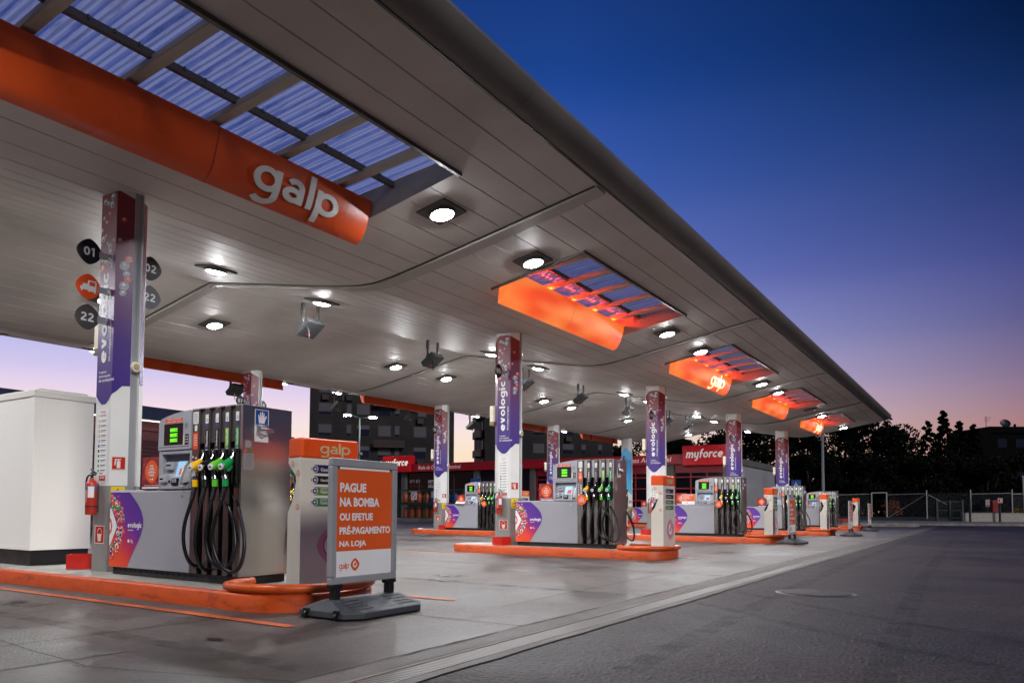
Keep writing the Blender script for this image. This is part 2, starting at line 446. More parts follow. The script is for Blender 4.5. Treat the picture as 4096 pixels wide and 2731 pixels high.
class MB:
    def __init__(s): s.v = []; s.f = []; s.m = []

    def add(s, vs, fs, m=0):
        b = len(s.v); s.v += [tuple(p) for p in vs]
        for f in fs: s.f.append(tuple(i + b for i in f)); s.m.append(m)
        return s

    def box(s, x0, x1, y0, y1, z0, z1, m=0):
        v = [(x, y, z) for z in (z0, z1) for y in (y0, y1) for x in (x0, x1)]
        return s.add(v, [(0, 2, 3, 1), (4, 5, 7, 6), (0, 1, 5, 4), (2, 6, 7, 3), (0, 4, 6, 2), (1, 3, 7, 5)], m)

    def obox(s, o, ax, ay, az, m=0):
        """box from a centre and three half-axis vectors"""
        o, ax, ay, az = map(Vector, (o, ax, ay, az))
        v = [o + i * ax + j * ay + k * az for k in (-1, 1) for j in (-1, 1) for i in (-1, 1)]
        return s.add(v, [(0, 2, 3, 1), (4, 5, 7, 6), (0, 1, 5, 4), (2, 6, 7, 3), (0, 4, 6, 2), (1, 3, 7, 5)], m)

    def poly(s, pts, m=0): return s.add(pts, [tuple(range(len(pts)))], m)

    def prism(s, pts, d, m=0, mside=None):
        """extrude a 3-D polygon by vector d"""
        n = len(pts); d = Vector(d); a = [Vector(p) for p in pts]; b = [p + d for p in a]
        s.add(a + b, [tuple(range(n - 1, -1, -1)), tuple(range(n, 2 * n))], m)
        s.add(a + b, [(i, (i + 1) % n, n + (i + 1) % n, n + i) for i in range(n)], m if mside is None else mside)
        return s

    def tube(s, path, r, n=8, m=0, caps=True):
        P = [Vector(p) for p in path]; k = len(P)
        rs = r if isinstance(r, (list, tuple)) else [r] * k
        t0 = (P[1] - P[0]).normalized()
        up = Vector((0, 0, 1)) if abs(t0.z) < .9 else Vector((1, 0, 0))
        x = t0.cross(up).normalized(); vs = []
        for i in range(k):
            t = ((P[min(i + 1, k - 1)] - P[i]).normalized() + (P[i] - P[max(i - 1, 0)]).normalized()).normalized()
            x = (x - t * x.dot(t)).normalized(); y = t.cross(x)
            vs += [P[i] + (x * math.cos(2 * math.pi * j / n) + y * math.sin(2 * math.pi * j / n)) * rs[i] for j in range(n)]
        fs = [(i * n + j, i * n + (j + 1) % n, (i + 1) * n + (j + 1) % n, (i + 1) * n + j) for i in range(k - 1) for j in range(n)]
        if caps: fs += [tuple(range(n - 1, -1, -1)), tuple((k - 1) * n + j for j in range(n))]
        return s.add(vs, fs, m)

    def lathe(s, prof, c, n=16, m=0):
        vs = [(c[0] + r * math.cos(2 * math.pi * j / n), c[1] + r * math.sin(2 * math.pi * j / n), c[2] + z) for r, z in prof for j in range(n)]
        k = len(prof)
        fs = [(i * n + j, i * n + (j + 1) % n, (i + 1) * n + (j + 1) % n, (i + 1) * n + j) for i in range(k - 1) for j in range(n)]
        fs += [tuple(range(n - 1, -1, -1)), tuple((k - 1) * n + j for j in range(n))]
        return s.add(vs, fs, m)

    def disc(s, c, a, b, r, n=12, m=0):
        c, a, b = Vector(c), Vector(a), Vector(b)
        return s.poly([c + (a * math.cos(2 * math.pi * j / n) + b * math.sin(2 * math.pi * j / n)) * r for j in range(n)], m)

    def rect(s, c, a, b, w_, h_, m=0):
        c, a, b = Vector(c), Vector(a), Vector(b)
        return s.poly([c - a * w_ / 2 - b * h_ / 2, c + a * w_ / 2 - b * h_ / 2, c + a * w_ / 2 + b * h_ / 2, c - a * w_ / 2 + b * h_ / 2], m)

    def text(s, t, c, a, b, w_=None, h_=None, m=0, bold=1, anchor=.5, slant=0, fn=None, depth=0):
        """lettering whose box is w_ x h_; c is its left, middle or right (anchor) mid-height point"""
        v, f, asp = glyphs(t, bold)
        if w_ is None: w_ = h_ * asp
        if h_ is None: h_ = w_ / asp
        if fn is None:
            c, a, b = Vector(c), Vector(a), Vector(b)
            fn = lambda x, y: c + a * x + b * y
        q = [((x - anchor) * w_ + slant * (y - .5) * h_, (y - .5) * h_) for x, y in v]
        p = [Vector(fn(x, y)) for x, y in q]
        if depth:
            d = Vector(depth); n = len(p)
            s.add(p, f, m); s.add([z + d for z in p], f, m)
            ed = {}
            for fc in f:
                for i in range(len(fc)):
                    e = (fc[i], fc[(i + 1) % len(fc)]); ed[e] = 1
            sides = [e for e in ed if (e[1], e[0]) not in ed]
            s.add(p + [z + d for z in p], [(i, j, j + n, i + n) for i, j in sides], m)
            return s
        return s.add(p, f, m)

    def word(s, wd, c, a, b, w_, h_, m=0, t=.24, slant=0, fn=None, depth=None, lift=None):
        """rounded brand-style lettering from centre lines, fitted into a w_ x h_ box centred on c"""
        st, adv = round_letters(wd, t)
        ys_ = [q[1] for k in st for q in k]; y0, y1 = min(ys_) - t / 2 * (min(ys_) < -.1), max(ys_) + t / 2 * (max(ys_) < 1.3)
        y0 = min(y0, 0); y1 = max(y1, 1.0)
        if wd.isdigit(): y0, y1 = 0, 1.4
        if fn is None:
            c, a, b = Vector(c), Vector(a), Vector(b); fn = lambda x, y: c + a * x + b * y
            nrm = a.cross(b)
        else: nrm = None
        mp_ = lambda px, py: ((px / adv - .5) * w_ + slant * ((py - y0) / (y1 - y0) - .5) * h_, ((py - y0) / (y1 - y0) - .5) * h_)
        fine_ = []
        for k in st:
            q = [k[0]]
            for p0, p1 in zip(k[:-1], k[1:]):
                m_ = max(1, int(math.dist(p0, p1) / .12)) if lift else 1
                q += [(p0[0] + (p1[0] - p0[0]) * j / m_, p0[1] + (p1[1] - p0[1]) * j / m_) for j in range(1, m_ + 1)]
            fine_.append(q)
        for si, k in enumerate(fine_):
            L_ = []; R_ = []; n = len(k)
            closed = math.dist(k[0], k[-1]) < 1e-6
            for i in range(n):
                p = k[i - 1] if i else (k[-2] if closed else k[0]); q = k[i + 1] if i < n - 1 else (k[1] if closed else k[-1])
                d = math.dist(p, q) or 1; nx, ny = -(q[1] - p[1]) / d * t / 2, (q[0] - p[0]) / d * t / 2
                L_.append((k[i][0] + nx, k[i][1] + ny)); R_.append((k[i][0] - nx, k[i][1] - ny))
            off = (nrm if nrm is not None else Vector(lift or (0, 0, 0))) * (.0004 * (si % 5))
            P = [Vector(fn(*mp_(*q))) + off for q in L_ + R_]
            s.add(P, [(i, i + 1, n + i + 1, n + i) for i in range(n - 1)], m)
            if depth:
                D = [p + Vector(depth) for p in P]
                s.add(P + D, [(i, i + 1, 2 * n + i + 1, 2 * n + i) for i in range(n - 1)] + [(n + i, n + i + 1, 3 * n + i + 1, 3 * n + i) for i in range(n - 1)] + ([] if closed else [(0, n, 3 * n, 2 * n), (n - 1, 2 * n - 1, 4 * n - 1, 3 * n - 1)]), m)
        return s

    def build(s, name, mats, parent=None, smooth=False, bevel=0, recalc=True, label=None, seg=2):
        me = bpy.data.meshes.new(name)
        me.from_pydata(s.v, [], s.f)
        for k in (mats if isinstance(mats, (list, tuple)) else [mats]): me.materials.append(k)
        me.polygons.foreach_set('material_index', s.m)
        if recalc:
            b = bmesh.new(); b.from_mesh(me)
            bmesh.ops.recalc_face_normals(b, faces=b.faces)
            b.to_mesh(me); b.free()
        if smooth:
            me.polygons.foreach_set('use_smooth', [True] * len(me.polygons))
            me.set_sharp_from_angle(angle=R(38))
        me.update()
        o = bpy.data.objects.new(name, me)
        col.objects.link(o)
        if parent: o.parent = parent
        if bevel:
            md = o.modifiers.new('bevel', 'BEVEL'); md.width = bevel; md.segments = seg; md.limit_method = 'ANGLE'; md.angle_limit = R(40)
            md.harden_normals = False
        if label: o['label'] = label
        return o


def tag(o, label, cat, group=None):
    o['label'] = label; o['category'] = cat
    if group: o['group'] = group
    return o


def thing(name, label, cat, loc=(0, 0, 0), rz=0, group=None):
    o = bpy.data.objects.new(name, None); o.empty_display_size = .2
    col.objects.link(o)
    o.location = loc; o.rotation_euler = (0, 0, rz)
    return tag(o, label, cat, group)


def struct(mb, name, m, **k):
    o = mb.build(name, m, **k); o['kind'] = 'structure'; return o


def copy_tree(o, parent=None):
    c = o.copy(); col.objects.link(c)
    if parent: c.parent = parent
    for ch in list(o.children): copy_tree(ch, c)
    return c


def dup(o, loc, label, rz=None, group=None):
    c = copy_tree(o); c.location = loc; c['label'] = label
    if rz is not None: c.rotation_euler = (0, 0, rz)
    if group: c['group'] = group
    return c


X_, Y_, Z_ = Vector((1, 0, 0)), Vector((0, 1, 0)), Vector((0, 0, 1))
ORD = ['nearest', 'second', 'third', 'fourth', 'fifth', 'sixth', 'seventh', 'eighth', 'ninth', 'tenth', 'farthest']
BAY = 11.04
DY = 10.42


def squircle(c, a, b, r, p=1.45, n=36):
    c, a, b = Vector(c), Vector(a), Vector(b); o = []
    for j in range(n):
        t = 2 * math.pi * j / n
        x = abs(math.cos(t)) ** (2 / p) * (1 if math.cos(t) >= 0 else -1)
        y = abs(math.sin(t)) ** (2 / p) * (1 if math.sin(t) >= 0 else -1)
        o.append(c + a * x * r + b * y * r)
    return o


def emblem(mb, c, a, b, nrm, r, mo, mi):
    """rounded lozenge with a pale curl inside"""
    c, a, b, nrm = Vector(c), Vector(a), Vector(b), Vector(nrm)
    mb.poly(squircle(c, a, b, r), mo)
    n = 26; ins = []; outs = []
    for j in range(n):
        t = R(75 + 330 * j / (n - 1)); k = 1 - .35 * j / (n - 1)
        outs.append((math.cos(t) * .58 * k, math.sin(t) * .58 * k)); ins.append((math.cos(t) * .30 * k, math.sin(t) * .30 * k))
    outs[0] = (.05, .74)
    for j in range(n - 1):
        mb.poly([c + nrm * .002 + (a * x + b * y) * r for x, y in (outs[j], outs[j + 1], ins[j + 1], ins[j])], mi)


# ================================================================== SETTING: ground
asphalt = wear('asphalt', '#382a2b', '#231b1c', .68, .3, 34, .7, .62, stain=.35)
fore_m = wear('forecourt_concrete', '#584e49', '#38312d', .5, .33, 48, .07, .26, rvar=.16, stain=.45)
strip_m = wear('drain_concrete', '#6c635b', '#4d463f', .65, .9, 90, .2, .2)
pave_m = wear('pavement_concrete', '#7b766e', '#5b564f', .8, .6, 60, .2, .2)
kerb_m = wear('kerb_stone', '#8f8a80', '#6c675f', .75, .8, 60, .2, .2)
grass_m = wear('grass', '#28331a', '#1a2112', .9, 1.2, 30, .5, .4)
dark_m = mat('joint_tar', '#171614', .7)
struct(MB().box(-400, 600, -400, 700, -.5, 0), 'ground', asphalt)
struct(MB().poly([(-40, 3.41, .006), (68.6, 3.41, .006), (68.6, 36, .006), (-40, 36, .006)]), 'forecourt', fore_m)


def wob_strip(x0, x1, y0, y1, z, amp, step=.35):
    mb = MB(); a = []; b = []
    x = x0
    while x < x1 + .01:
        a.append((x, y0 + random.uniform(-amp, amp), z)); b.append((x, y1 + random.uniform(-amp, amp), z)); x += step
    for i in range(len(a) - 1): mb.poly([a[i], a[i + 1], b[i + 1], b[i]])
    return mb


struct(wob_strip(-6, 67.5, 3.43, 3.67, .010, .008), 'drain_kerb_strip', strip_m)
struct(wob_strip(-6, 67.5, 3.66, 3.685, .014, .012, .22), 'tar_joint', dark_m)
struct(wob_strip(-6, 67.5, 3.04, 3.15, .010, .014), 'drain_edge', strip_m)
struct(MB().box(-6, 67.5, 3.375, 3.405, -.05, .014).box(-6, 67.5, 3.15, 3.165, -.05, .012), 'drain_rim', mat('drain_rim', '#7d756a', .6))


def grate():
    m = mat('drain_grate', '#5f5a55', .5, .5, var=0, rvar=0)
    t, n, l, b = nodes(m)
    tc = n.new('ShaderNodeTexCoord'); wv = n.new('ShaderNodeTexWave'); wv.inputs['Scale'].default_value = 7.0; wv.bands_direction = 'X'
    l.new(tc.outputs['Object'], wv.inputs['Vector'])
    r = n.new('ShaderNodeValToRGB'); r.color_ramp.interpolation = 'CONSTANT'
    r.color_ramp.elements[0].color = (.004, .004, .004, 1); r.color_ramp.elements[1].position = .48; r.color_ramp.elements[1].color = lin('#6b655f')
    l.new(wv.outputs['Color'], r.inputs[0]); l.new(r.outputs[0], b.inputs['Base Color'])
    return m


struct(MB().poly([(-6, 3.165, .008), (67.5, 3.165, .008), (67.5, 3.375, .008), (-6, 3.375, .008)]), 'drain_channel', grate())


def crack(pts, wd, z=.011):
    mb = MB(); P = []
    for (x0, y0), (x1, y1) in zip(pts[:-1], pts[1:]):
        n = max(2, int(math.hypot(x1 - x0, y1 - y0) / .25))
        for i in range(n): P.append((x0 + (x1 - x0) * i / n, y0 + (y1 - y0) * i / n))
    P.append(pts[-1])
    P = [(x + random.uniform(-.012, .012), y + random.uniform(-.012, .012)) for x, y in P]
    for (x0, y0), (x1, y1) in zip(P[:-1], P[1:]):
        d = math.hypot(x1 - x0, y1 - y0) or 1; nx, ny = -(y1 - y0) / d * wd / 2, (x1 - x0) / d * wd / 2
        mb.poly([(x0 + nx, y0 + ny, z), (x1 + nx, y1 + ny, z), (x1 - nx, y1 - ny, z), (x0 - nx, y0 - ny, z)])
    return mb


for pts, wd in (([(6.28, 3.7), (6.28, 5.6)], .02), ([(11.7, 3.7), (11.75, 30)], .018), ([(3.4, 3.7), (2.9, 5.2), (3.1, 7.4), (2.6, 10)], .012), ([(2.0, 8.2), (4.4, 8.35), (5.2, 8.2)], .01),
                ([(-2, 9.6), (3.5, 9.7), (5.2, 9.55)], .012), ([(17.3, 3.7), (17.3, 5.8)], .012), ([(22.8, 3.7), (22.8, 30)], .012), ([(33.9, 3.7), (33.9, 30)], .012), ([(45, 3.7), (45, 30)], .012), ([(7.4, 4.6), (11.7, 4.7), (22, 4.6)], .014), ([(-2, 6.4), (2.2, 6.5), (5.2, 6.4)], .014), ([(.6, 3.7), (.7, 6.4), (.6, 12)], .014), ([(8.9, 3.7), (8.95, 12)], .012), ([(14.4, 3.7), (14.4, 12)], .012), ([(7.7, 8.6), (16, 8.7)], .012), ([(8, 12.6), (16, 12.7), (27, 12.6)], .012), ([(7.6, 16), (27, 16.1)], .012)):
    struct(crack(pts, wd), 'forecourt_joint', dark_m)
# broad tyre darkening beside the near island and repaired patches
struct(MB().poly([(1.2, 5.6, .0095), (3.4, 5.5, .0095), (3.5, 13, .0095), (1.4, 13.2, .0095)]), 'forecourt_patch', wear('patch', '#544e49', '#383431', .5, .6, 48, .25, .25, stain=.3))
line_m = wear('line_orange', '#cf5a20', '#9c4a22', .6, 1.4, 60, .1, .2)
for k in range(5):
    for x in (4.90, 7.50):
        struct(wob_strip(x + k * BAY, x + .13 + k * BAY, 5.38, 5.4, .013, 0) if 0 else MB().poly([(x + k * BAY, 5.4, .0135), (x + .13 + k * BAY, 5.4, .0135), (x + .13 + k * BAY, 13.0 + 1.4 * (k == 0), .0135), (x + k * BAY, 13.0 + 1.4 * (k == 0), .0135)]), 'road_line', line_m)
struct(MB().poly([far(19.6, 50, .006) if 0 else (50.3, 2.5, .006), (52.4, .5, .006), (52.5, .58, .006), (50.4, 2.58, .006)]), 'road_line', mat('line_white', '#b0b0aa', .6))

# oil drips and tyre scuffs on the drive lanes
def film(name, col_, alpha, rough, sc_):
    m = mat(name, col_, rough, var=0, rvar=0)
    t, n, l, b = nodes(m)
    tc = n.new('ShaderNodeTexCoord'); a = n.new('ShaderNodeTexNoise'); a.inputs['Scale'].default_value = sc_; a.inputs['Detail'].default_value = 6
    l.new(tc.outputs['Object'], a.inputs['Vector'])
    r = n.new('ShaderNodeMapRange')
    for i_, v_ in enumerate((.38, .62, 0, alpha)): r.inputs[i_ + 1].default_value = v_
    l.new(a.outputs[0], r.inputs[0]); l.new(r.outputs[0], b.inputs['Alpha'])
    return m


oil_m = film('oil_film', '#14110f', .75, .28, 5)
tyre_m = film('tyre_scuff', '#1c1918', .28, .7, 3.5)
rn = random.Random(12)
for i in range(46):
    if i < 26: x, y = rn.uniform(1.5, 4.7), rn.uniform(3.9, 12)
    else: x, y = rn.uniform(7.8, 26), rn.uniform(3.9, 11)
    r0 = rn.choice((.04, .06, .1, .16, .24)); n = 16
    p = [(x + r0 * rn.uniform(.6, 1.25) * math.cos(q * 6.2832 / n), y + r0 * 1.4 * rn.uniform(.6, 1.25) * math.sin(q * 6.2832 / n), .0165) for q in range(n)]
    struct(MB().poly(p), 'oil_stain', oil_m)
for pts, wd in (([(2.1, 3.75), (2.2, 8), (2.1, 14)], .2), ([(3.7, 3.75), (3.8, 8), (3.7, 14)], .2), ([(6.0, -1), (7.6, 1.2), (9.3, 3.0)], .18), ([(7.6, -1), (9.2, 1.2), (10.9, 3.0)], .18), ([(9.4, 3.75), (9.6, 12)], .2), ([(13.2, 3.75), (13.1, 12)], .2), ([(5, .6), (14, .9), (40, 1.2)], .22), ([(5, 2.1), (14, 2.4), (40, 2.7)], .22)):
    struct(crack(pts, wd, .0105 if pts[0][1] > 3.4 else .004), 'tyre_track', tyre_m)

# manhole cover in the road
mh = thing('manhole_cover', 'round iron manhole cover set in the dark asphalt', 'manhole cover', (11.25, 1.95, 0))
MB().lathe([(.0, .004), (.47, .004), (.5, .008), (.52, .003)], (0, 0, 0), 40).build('rim', dark_steel, mh)
g_ = MB()
for i in range(-6, 7):
    hw = math.sqrt(max(.0, .44 ** 2 - (i * .065) ** 2))
    g_.box(i * .065 - .018, i * .065 + .018, -hw, hw, .009, .016)
g_.build('ribbed_plate', mat('iron', '#57534f', .5, .6), mh)

# ================================================================== CANOPY
YC, DT, SL = 15.75, 5.3, .187


def zs(x, y):
    b = 5.776 + .0105 * (x - 11.75); d = abs(abs(y - YC) - DT)
    return b + SL * (math.hypot(d, .5) - .5)


def zr(x, y):
    b = 5.776 + .0105 * (x - 11.75); d = abs(y - YC)
    P = [(0, 1.30), (5.3, .64), (7.05, .74), (10.5, 1.02)]
    for (a, p), (c, q) in zip(P[:-1], P[1:]):
        if d <= c: return b + p + (q - p) * (d - a) / (c - a)
    return b + 1.02


X0, X1, YE = -6.0, 55.8, 5.30
SKY = [(-7.8, -1.6), (3.2, 9.42), (13.9, 20.2), (24.8, 31.33), (35.83, 42.2), (46.75, 52.7)]
SKY = SKY[1:]
SY0, SY1 = 6.72, 8.84
mirror = lambda y: 2 * YC - y
canopy = thing('filling_station_canopy', 'long grey gull-shaped canopy roof over the pump islands', 'canopy')
ys = [YE]
seams = []
y = 5.81
while y < YC - .2: seams.append(y); y += .483
seams += [YC] + [mirror(q) for q in seams]
seams = sorted(seams)
ylist = sorted(set([YE, mirror(YE), SY0, SY1, mirror(SY0), mirror(SY1)] + [s + d for s in seams for d in (-.011, 0, .011)] + [DTq for DTq in (YC - DT - .3, YC - DT + .3, YC + DT - .3, YC + DT + .3)]))
seamset = set(seams)
xs_ = sorted(set([X0, X1] + [q for s in SKY for q in s] + [X0 + (X1 - X0) * i / 6 for i in range(7)]))


def inhole(xa, xb, ya, yb):
    xm, ym = (xa + xb) / 2, (ya + yb) / 2
    for a, b in SKY:
        if a < xm < b and (SY0 < ym < SY1 or SY0 < mirror(ym) < SY1): return True
    return False


def shell(zf, groove):
    mb = MB(); idx = {}
    for j, yy in enumerate(ylist):
        for i, xx in enumerate(xs_):
            g = .022 if (groove and yy in seamset) else 0
            idx[i, j] = len(mb.v); mb.v.append((xx, yy, zf(xx, yy) + g))
    for j in range(len(ylist) - 1):
        for i in range(len(xs_) - 1):
            if inhole(xs_[i], xs_[i + 1], ylist[j], ylist[j + 1]): continue
            mb.f.append((idx[i, j], idx[i + 1, j], idx[i + 1, j + 1], idx[i, j + 1])); mb.m.append(0)
    return mb


shell(zs, True).build('soffit', soffit_m, canopy)
shell(zr, False).build('roof', roof_m, canopy)
for sgn in (0, 1):      # rounded fascia along both long edges, in lengths with open joints
    M_ = (lambda y: y) if not sgn else mirror
    prof = [(5.305, -.002), (5.27, .0), (5.18, .032), (5.065, .092), (4.97, .175), (4.935, .27), (4.97, .36), (5.08, .42), (5.32, .44)]
    mb = MB(); x = X0
    step = 3.68
    while x < X1 - .1:
        xe = min(x + step, X1) - .008
        vs = []
        for xx in (x, xe):
            for yy, dz in prof: vs.append((xx, M_(yy), zs(xx, 5.30) + dz))
        n = len(prof)
        mb.add(vs, [(i, i + 1, n + i + 1, n + i) for i in range(n - 1)] + [tuple(range(n)), tuple(range(n, 2 * n))])
        x += step
    mb.build('fascia', fascia_m, canopy, smooth=True)
    mb = MB()
    mb.add([(xx, M_(yy), zs(xx, 5.3) + dz) for xx in (X0, X1) for yy, dz in ((5.30, -.016), (5.335, -.016), (5.335, .03), (5.30, .03))],
           [(0, 1, 5, 4), (1, 2, 6, 5), (3, 0, 4, 7)])
    mb.build('fascia_gasket', black, canopy)
for xe, nm in ((X1, 'end_fascia'), (X0, 'end_fascia')):
    mb = MB(); d = .07 if xe == X1 else -.07
    yy = [q for q in ylist if q not in seamset]
    lo = [(xe + .002, q, zs(xe, q) - .006) for q in yy]; hi = [(xe + .002, q, zr(xe, q) + .03) for q in yy]
    n = len(yy)
    for i in range(n - 1):
        a = [Vector(p) for p in (lo[i], lo[i + 1], hi[i + 1], hi[i])]
        mb.poly(a); mb.poly([p + Vector((d, 0, 0)) for p in a])
        mb.poly([lo[i], lo[i + 1], Vector(lo[i + 1]) + Vector((d, 0, 0)), Vector(lo[i]) + Vector((d, 0, 0))])
    mb.build(nm, fascia_m, canopy)

for k, (a, b) in enumerate(SKY):      # glazed openings, front and back of the canopy
    for sgn in (0, 1):
        M_ = (lambda y: y) if not sgn else mirror
        fr = MB()
        zq = lambda x, y: zs(x, M_(y))
        # upstand walls
        for xx in (a, b):
            fr.add([(xx, M_(SY0), zs(xx, SY0) - .004), (xx, M_(SY1), zs(xx, SY1) - .004), (xx, M_(SY1), zr(xx, SY1)), (xx, M_(SY0), zr(xx, SY0))], [(0, 1, 2, 3)])
        for yy in (SY0, SY1):
            fr.add([(a, M_(yy), zs(a, yy) - .004), (b, M_(yy), zs(b, yy) - .004), (b, M_(yy), zr(b, yy)), (a, M_(yy), zr(a, yy))], [(0, 1, 2, 3)])
        sk = fr.build('skylight', steel_paint, canopy, recalc=False)
        tr = MB()      # dark angle trim
        for yy, e in ((SY0, .0), ):
            p = [(xx, M_(yy - .05 * (1 if not sgn else 1) + dy), zs(xx, yy) + dz) for xx in (a - .06, b + .06) for dy, dz in ((0, -.05), (.06, -.05), (.06, .02), (0, .02))]
            tr.add(p, [(0, 1, 5, 4), (1, 2, 6, 5), (2, 3, 7, 6), (3, 0, 4, 7), (0, 1, 2, 3), (4, 5, 6, 7)])
        for xx in (a, ):
            p = [(xx - .055 + dx, M_(yy), zs(xx, yy) + dz) for yy in (SY0 - .05, SY1 + .1) for dx, dz in ((0, -.045), (.055, -.045), (.055, .02), (0, .02))]
            tr.add(p, [(0, 1, 5, 4), (1, 2, 6, 5), (2, 3, 7, 6), (3, 0, 4, 7), (0, 1, 2, 3), (4, 5, 6, 7)])
        tr.build('trim', dark_steel, sk)
        cx = (a + b) / 2; stp = (b - a) / 5.12
        for i in range(-2, 3):
            xx = cx + i * stp
            bm_ = MB()
            p = []
            for yy in (SY0 + .005, SY1 - .02):
                zt = zr(xx, yy) - .075
                zt2 = zt - .095
                p += [(xx - .08, M_(yy), zt2), (xx + .08, M_(yy), zt2), (xx + .08, M_(yy), zt), (xx - .08, M_(yy), zt)]
            bm_.add(p, [(0, 1, 5, 4), (1, 2, 6, 5), (2, 3, 7, 6), (3, 0, 4, 7), (0, 1, 2, 3), (4, 5, 6, 7)])
            bm_.build('roof_beam', beam_m, sk, bevel=.012)
        pu = MB(); yy = 8.03 if not sgn else mirror(8.03)
        pu.add([(xx, yy + dy, zr(xx, yy) + dz) for xx in (a, b) for dy, dz in ((-.035, -.11), (.035, -.11), (.035, -.02), (-.035, -.02))],
               [(0, 1, 5, 4), (1, 2, 6, 5), (2, 3, 7, 6), (3, 0, 4, 7)])
        for i in range(int((b - a) / .3)): pu.box(a + .15 + i * .3 - .012, a + .15 + i * .3 + .012, yy - .05, yy - .03, zr(a + i * .3, yy) - .06, zr(a + i * .3, yy) - .015)
        pu.build('purlin', dark_steel, sk)
        if k < 3:
            sh = MB(); n = int((b - a) / .022)
            for i in range(n + 1):
                xx = a - .05 + (b - a + .1) * i / n
                dz = .018 * max(-.55, min(.55, math.sin(xx * 2 * math.pi / .2))) / .55
                for yy in (SY0 - .1, SY1 + .1): sh.v.append((xx, M_(yy), zr(xx, yy) + dz + .012))
            for i in range(n): sh.f.append((2 * i, 2 * i + 2, 2 * i + 3, 2 * i + 1)); sh.m.append(0)
            sh.build('translucent_sheet', sheet_m if k == 0 else sheet_dimmed, sk, recalc=False)
        else:
            sh = MB()
            n = int((b - a) / .05)
            for i in range(n + 1):
                xx = a - .05 + (b - a + .1) * i / n
                for yy in (SY0 - .1, SY1 + .1): sh.v.append((xx, M_(yy), zr(xx, yy) + .018 * math.sin(xx * 2 * math.pi / .2) + .012))
            for i in range(n): sh.f.append((2 * i, 2 * i + 2, 2 * i + 3, 2 * i + 1)); sh.m.append(0)
            sh.build('translucent_sheet', sheet_m if k == 0 else sheet_dimmed, sk, recalc=False)

tray_m = mat('cable_tray', '#a9a39c', .42, var=.06)
for xb, wd in ((.72, .3), (11.78, .32), (22.85, .2), (33.95, .16), (44.95, .12)):
    def run(y0, y1, w_, h_, n=24):
        mb = MB()
        yy = [y0 + (y1 - y0) * i / n for i in range(n + 1)]
        vs = []
        for q in yy:
            z = zs(xb, q)
            vs += [(xb - w_ / 2, q, z + .01), (xb - w_ / 2, q, z - h_), (xb + w_ / 2, q, z - h_), (xb + w_ / 2, q, z + .01)]
        fs = [(4 * i + j, 4 * i + j + 1, 4 * i + j + 5, 4 * i + j + 4) for i in range(n) for j in range(3)]
        fs += [(0, 1, 2, 3), (4 * n, 4 * n + 1, 4 * n + 2, 4 * n + 3)]
        return mb.add(vs, fs)
    t_ = run(5.36, 11.3, wd, .055)
    t_.build('cable_tray', tray_m, canopy)
    run(15.9, 21.2, wd * .85, .05).build('cable_tray', tray_m, canopy)
    MB().tube([(xb, q, zs(xb, q) - .022) for q in [11.3 + 4.7 * i / 16 for i in range(17)]], .018 + wd * .05, 6).build('cable_conduit', tray_m, canopy)
    MB().tube([(xb - wd / 2 - .03, q, zs(xb, q) - .012) for q in [5.4 + 15.6 * i / 50 for i in range(51)]], .012, 5).build('cable', black, canopy)

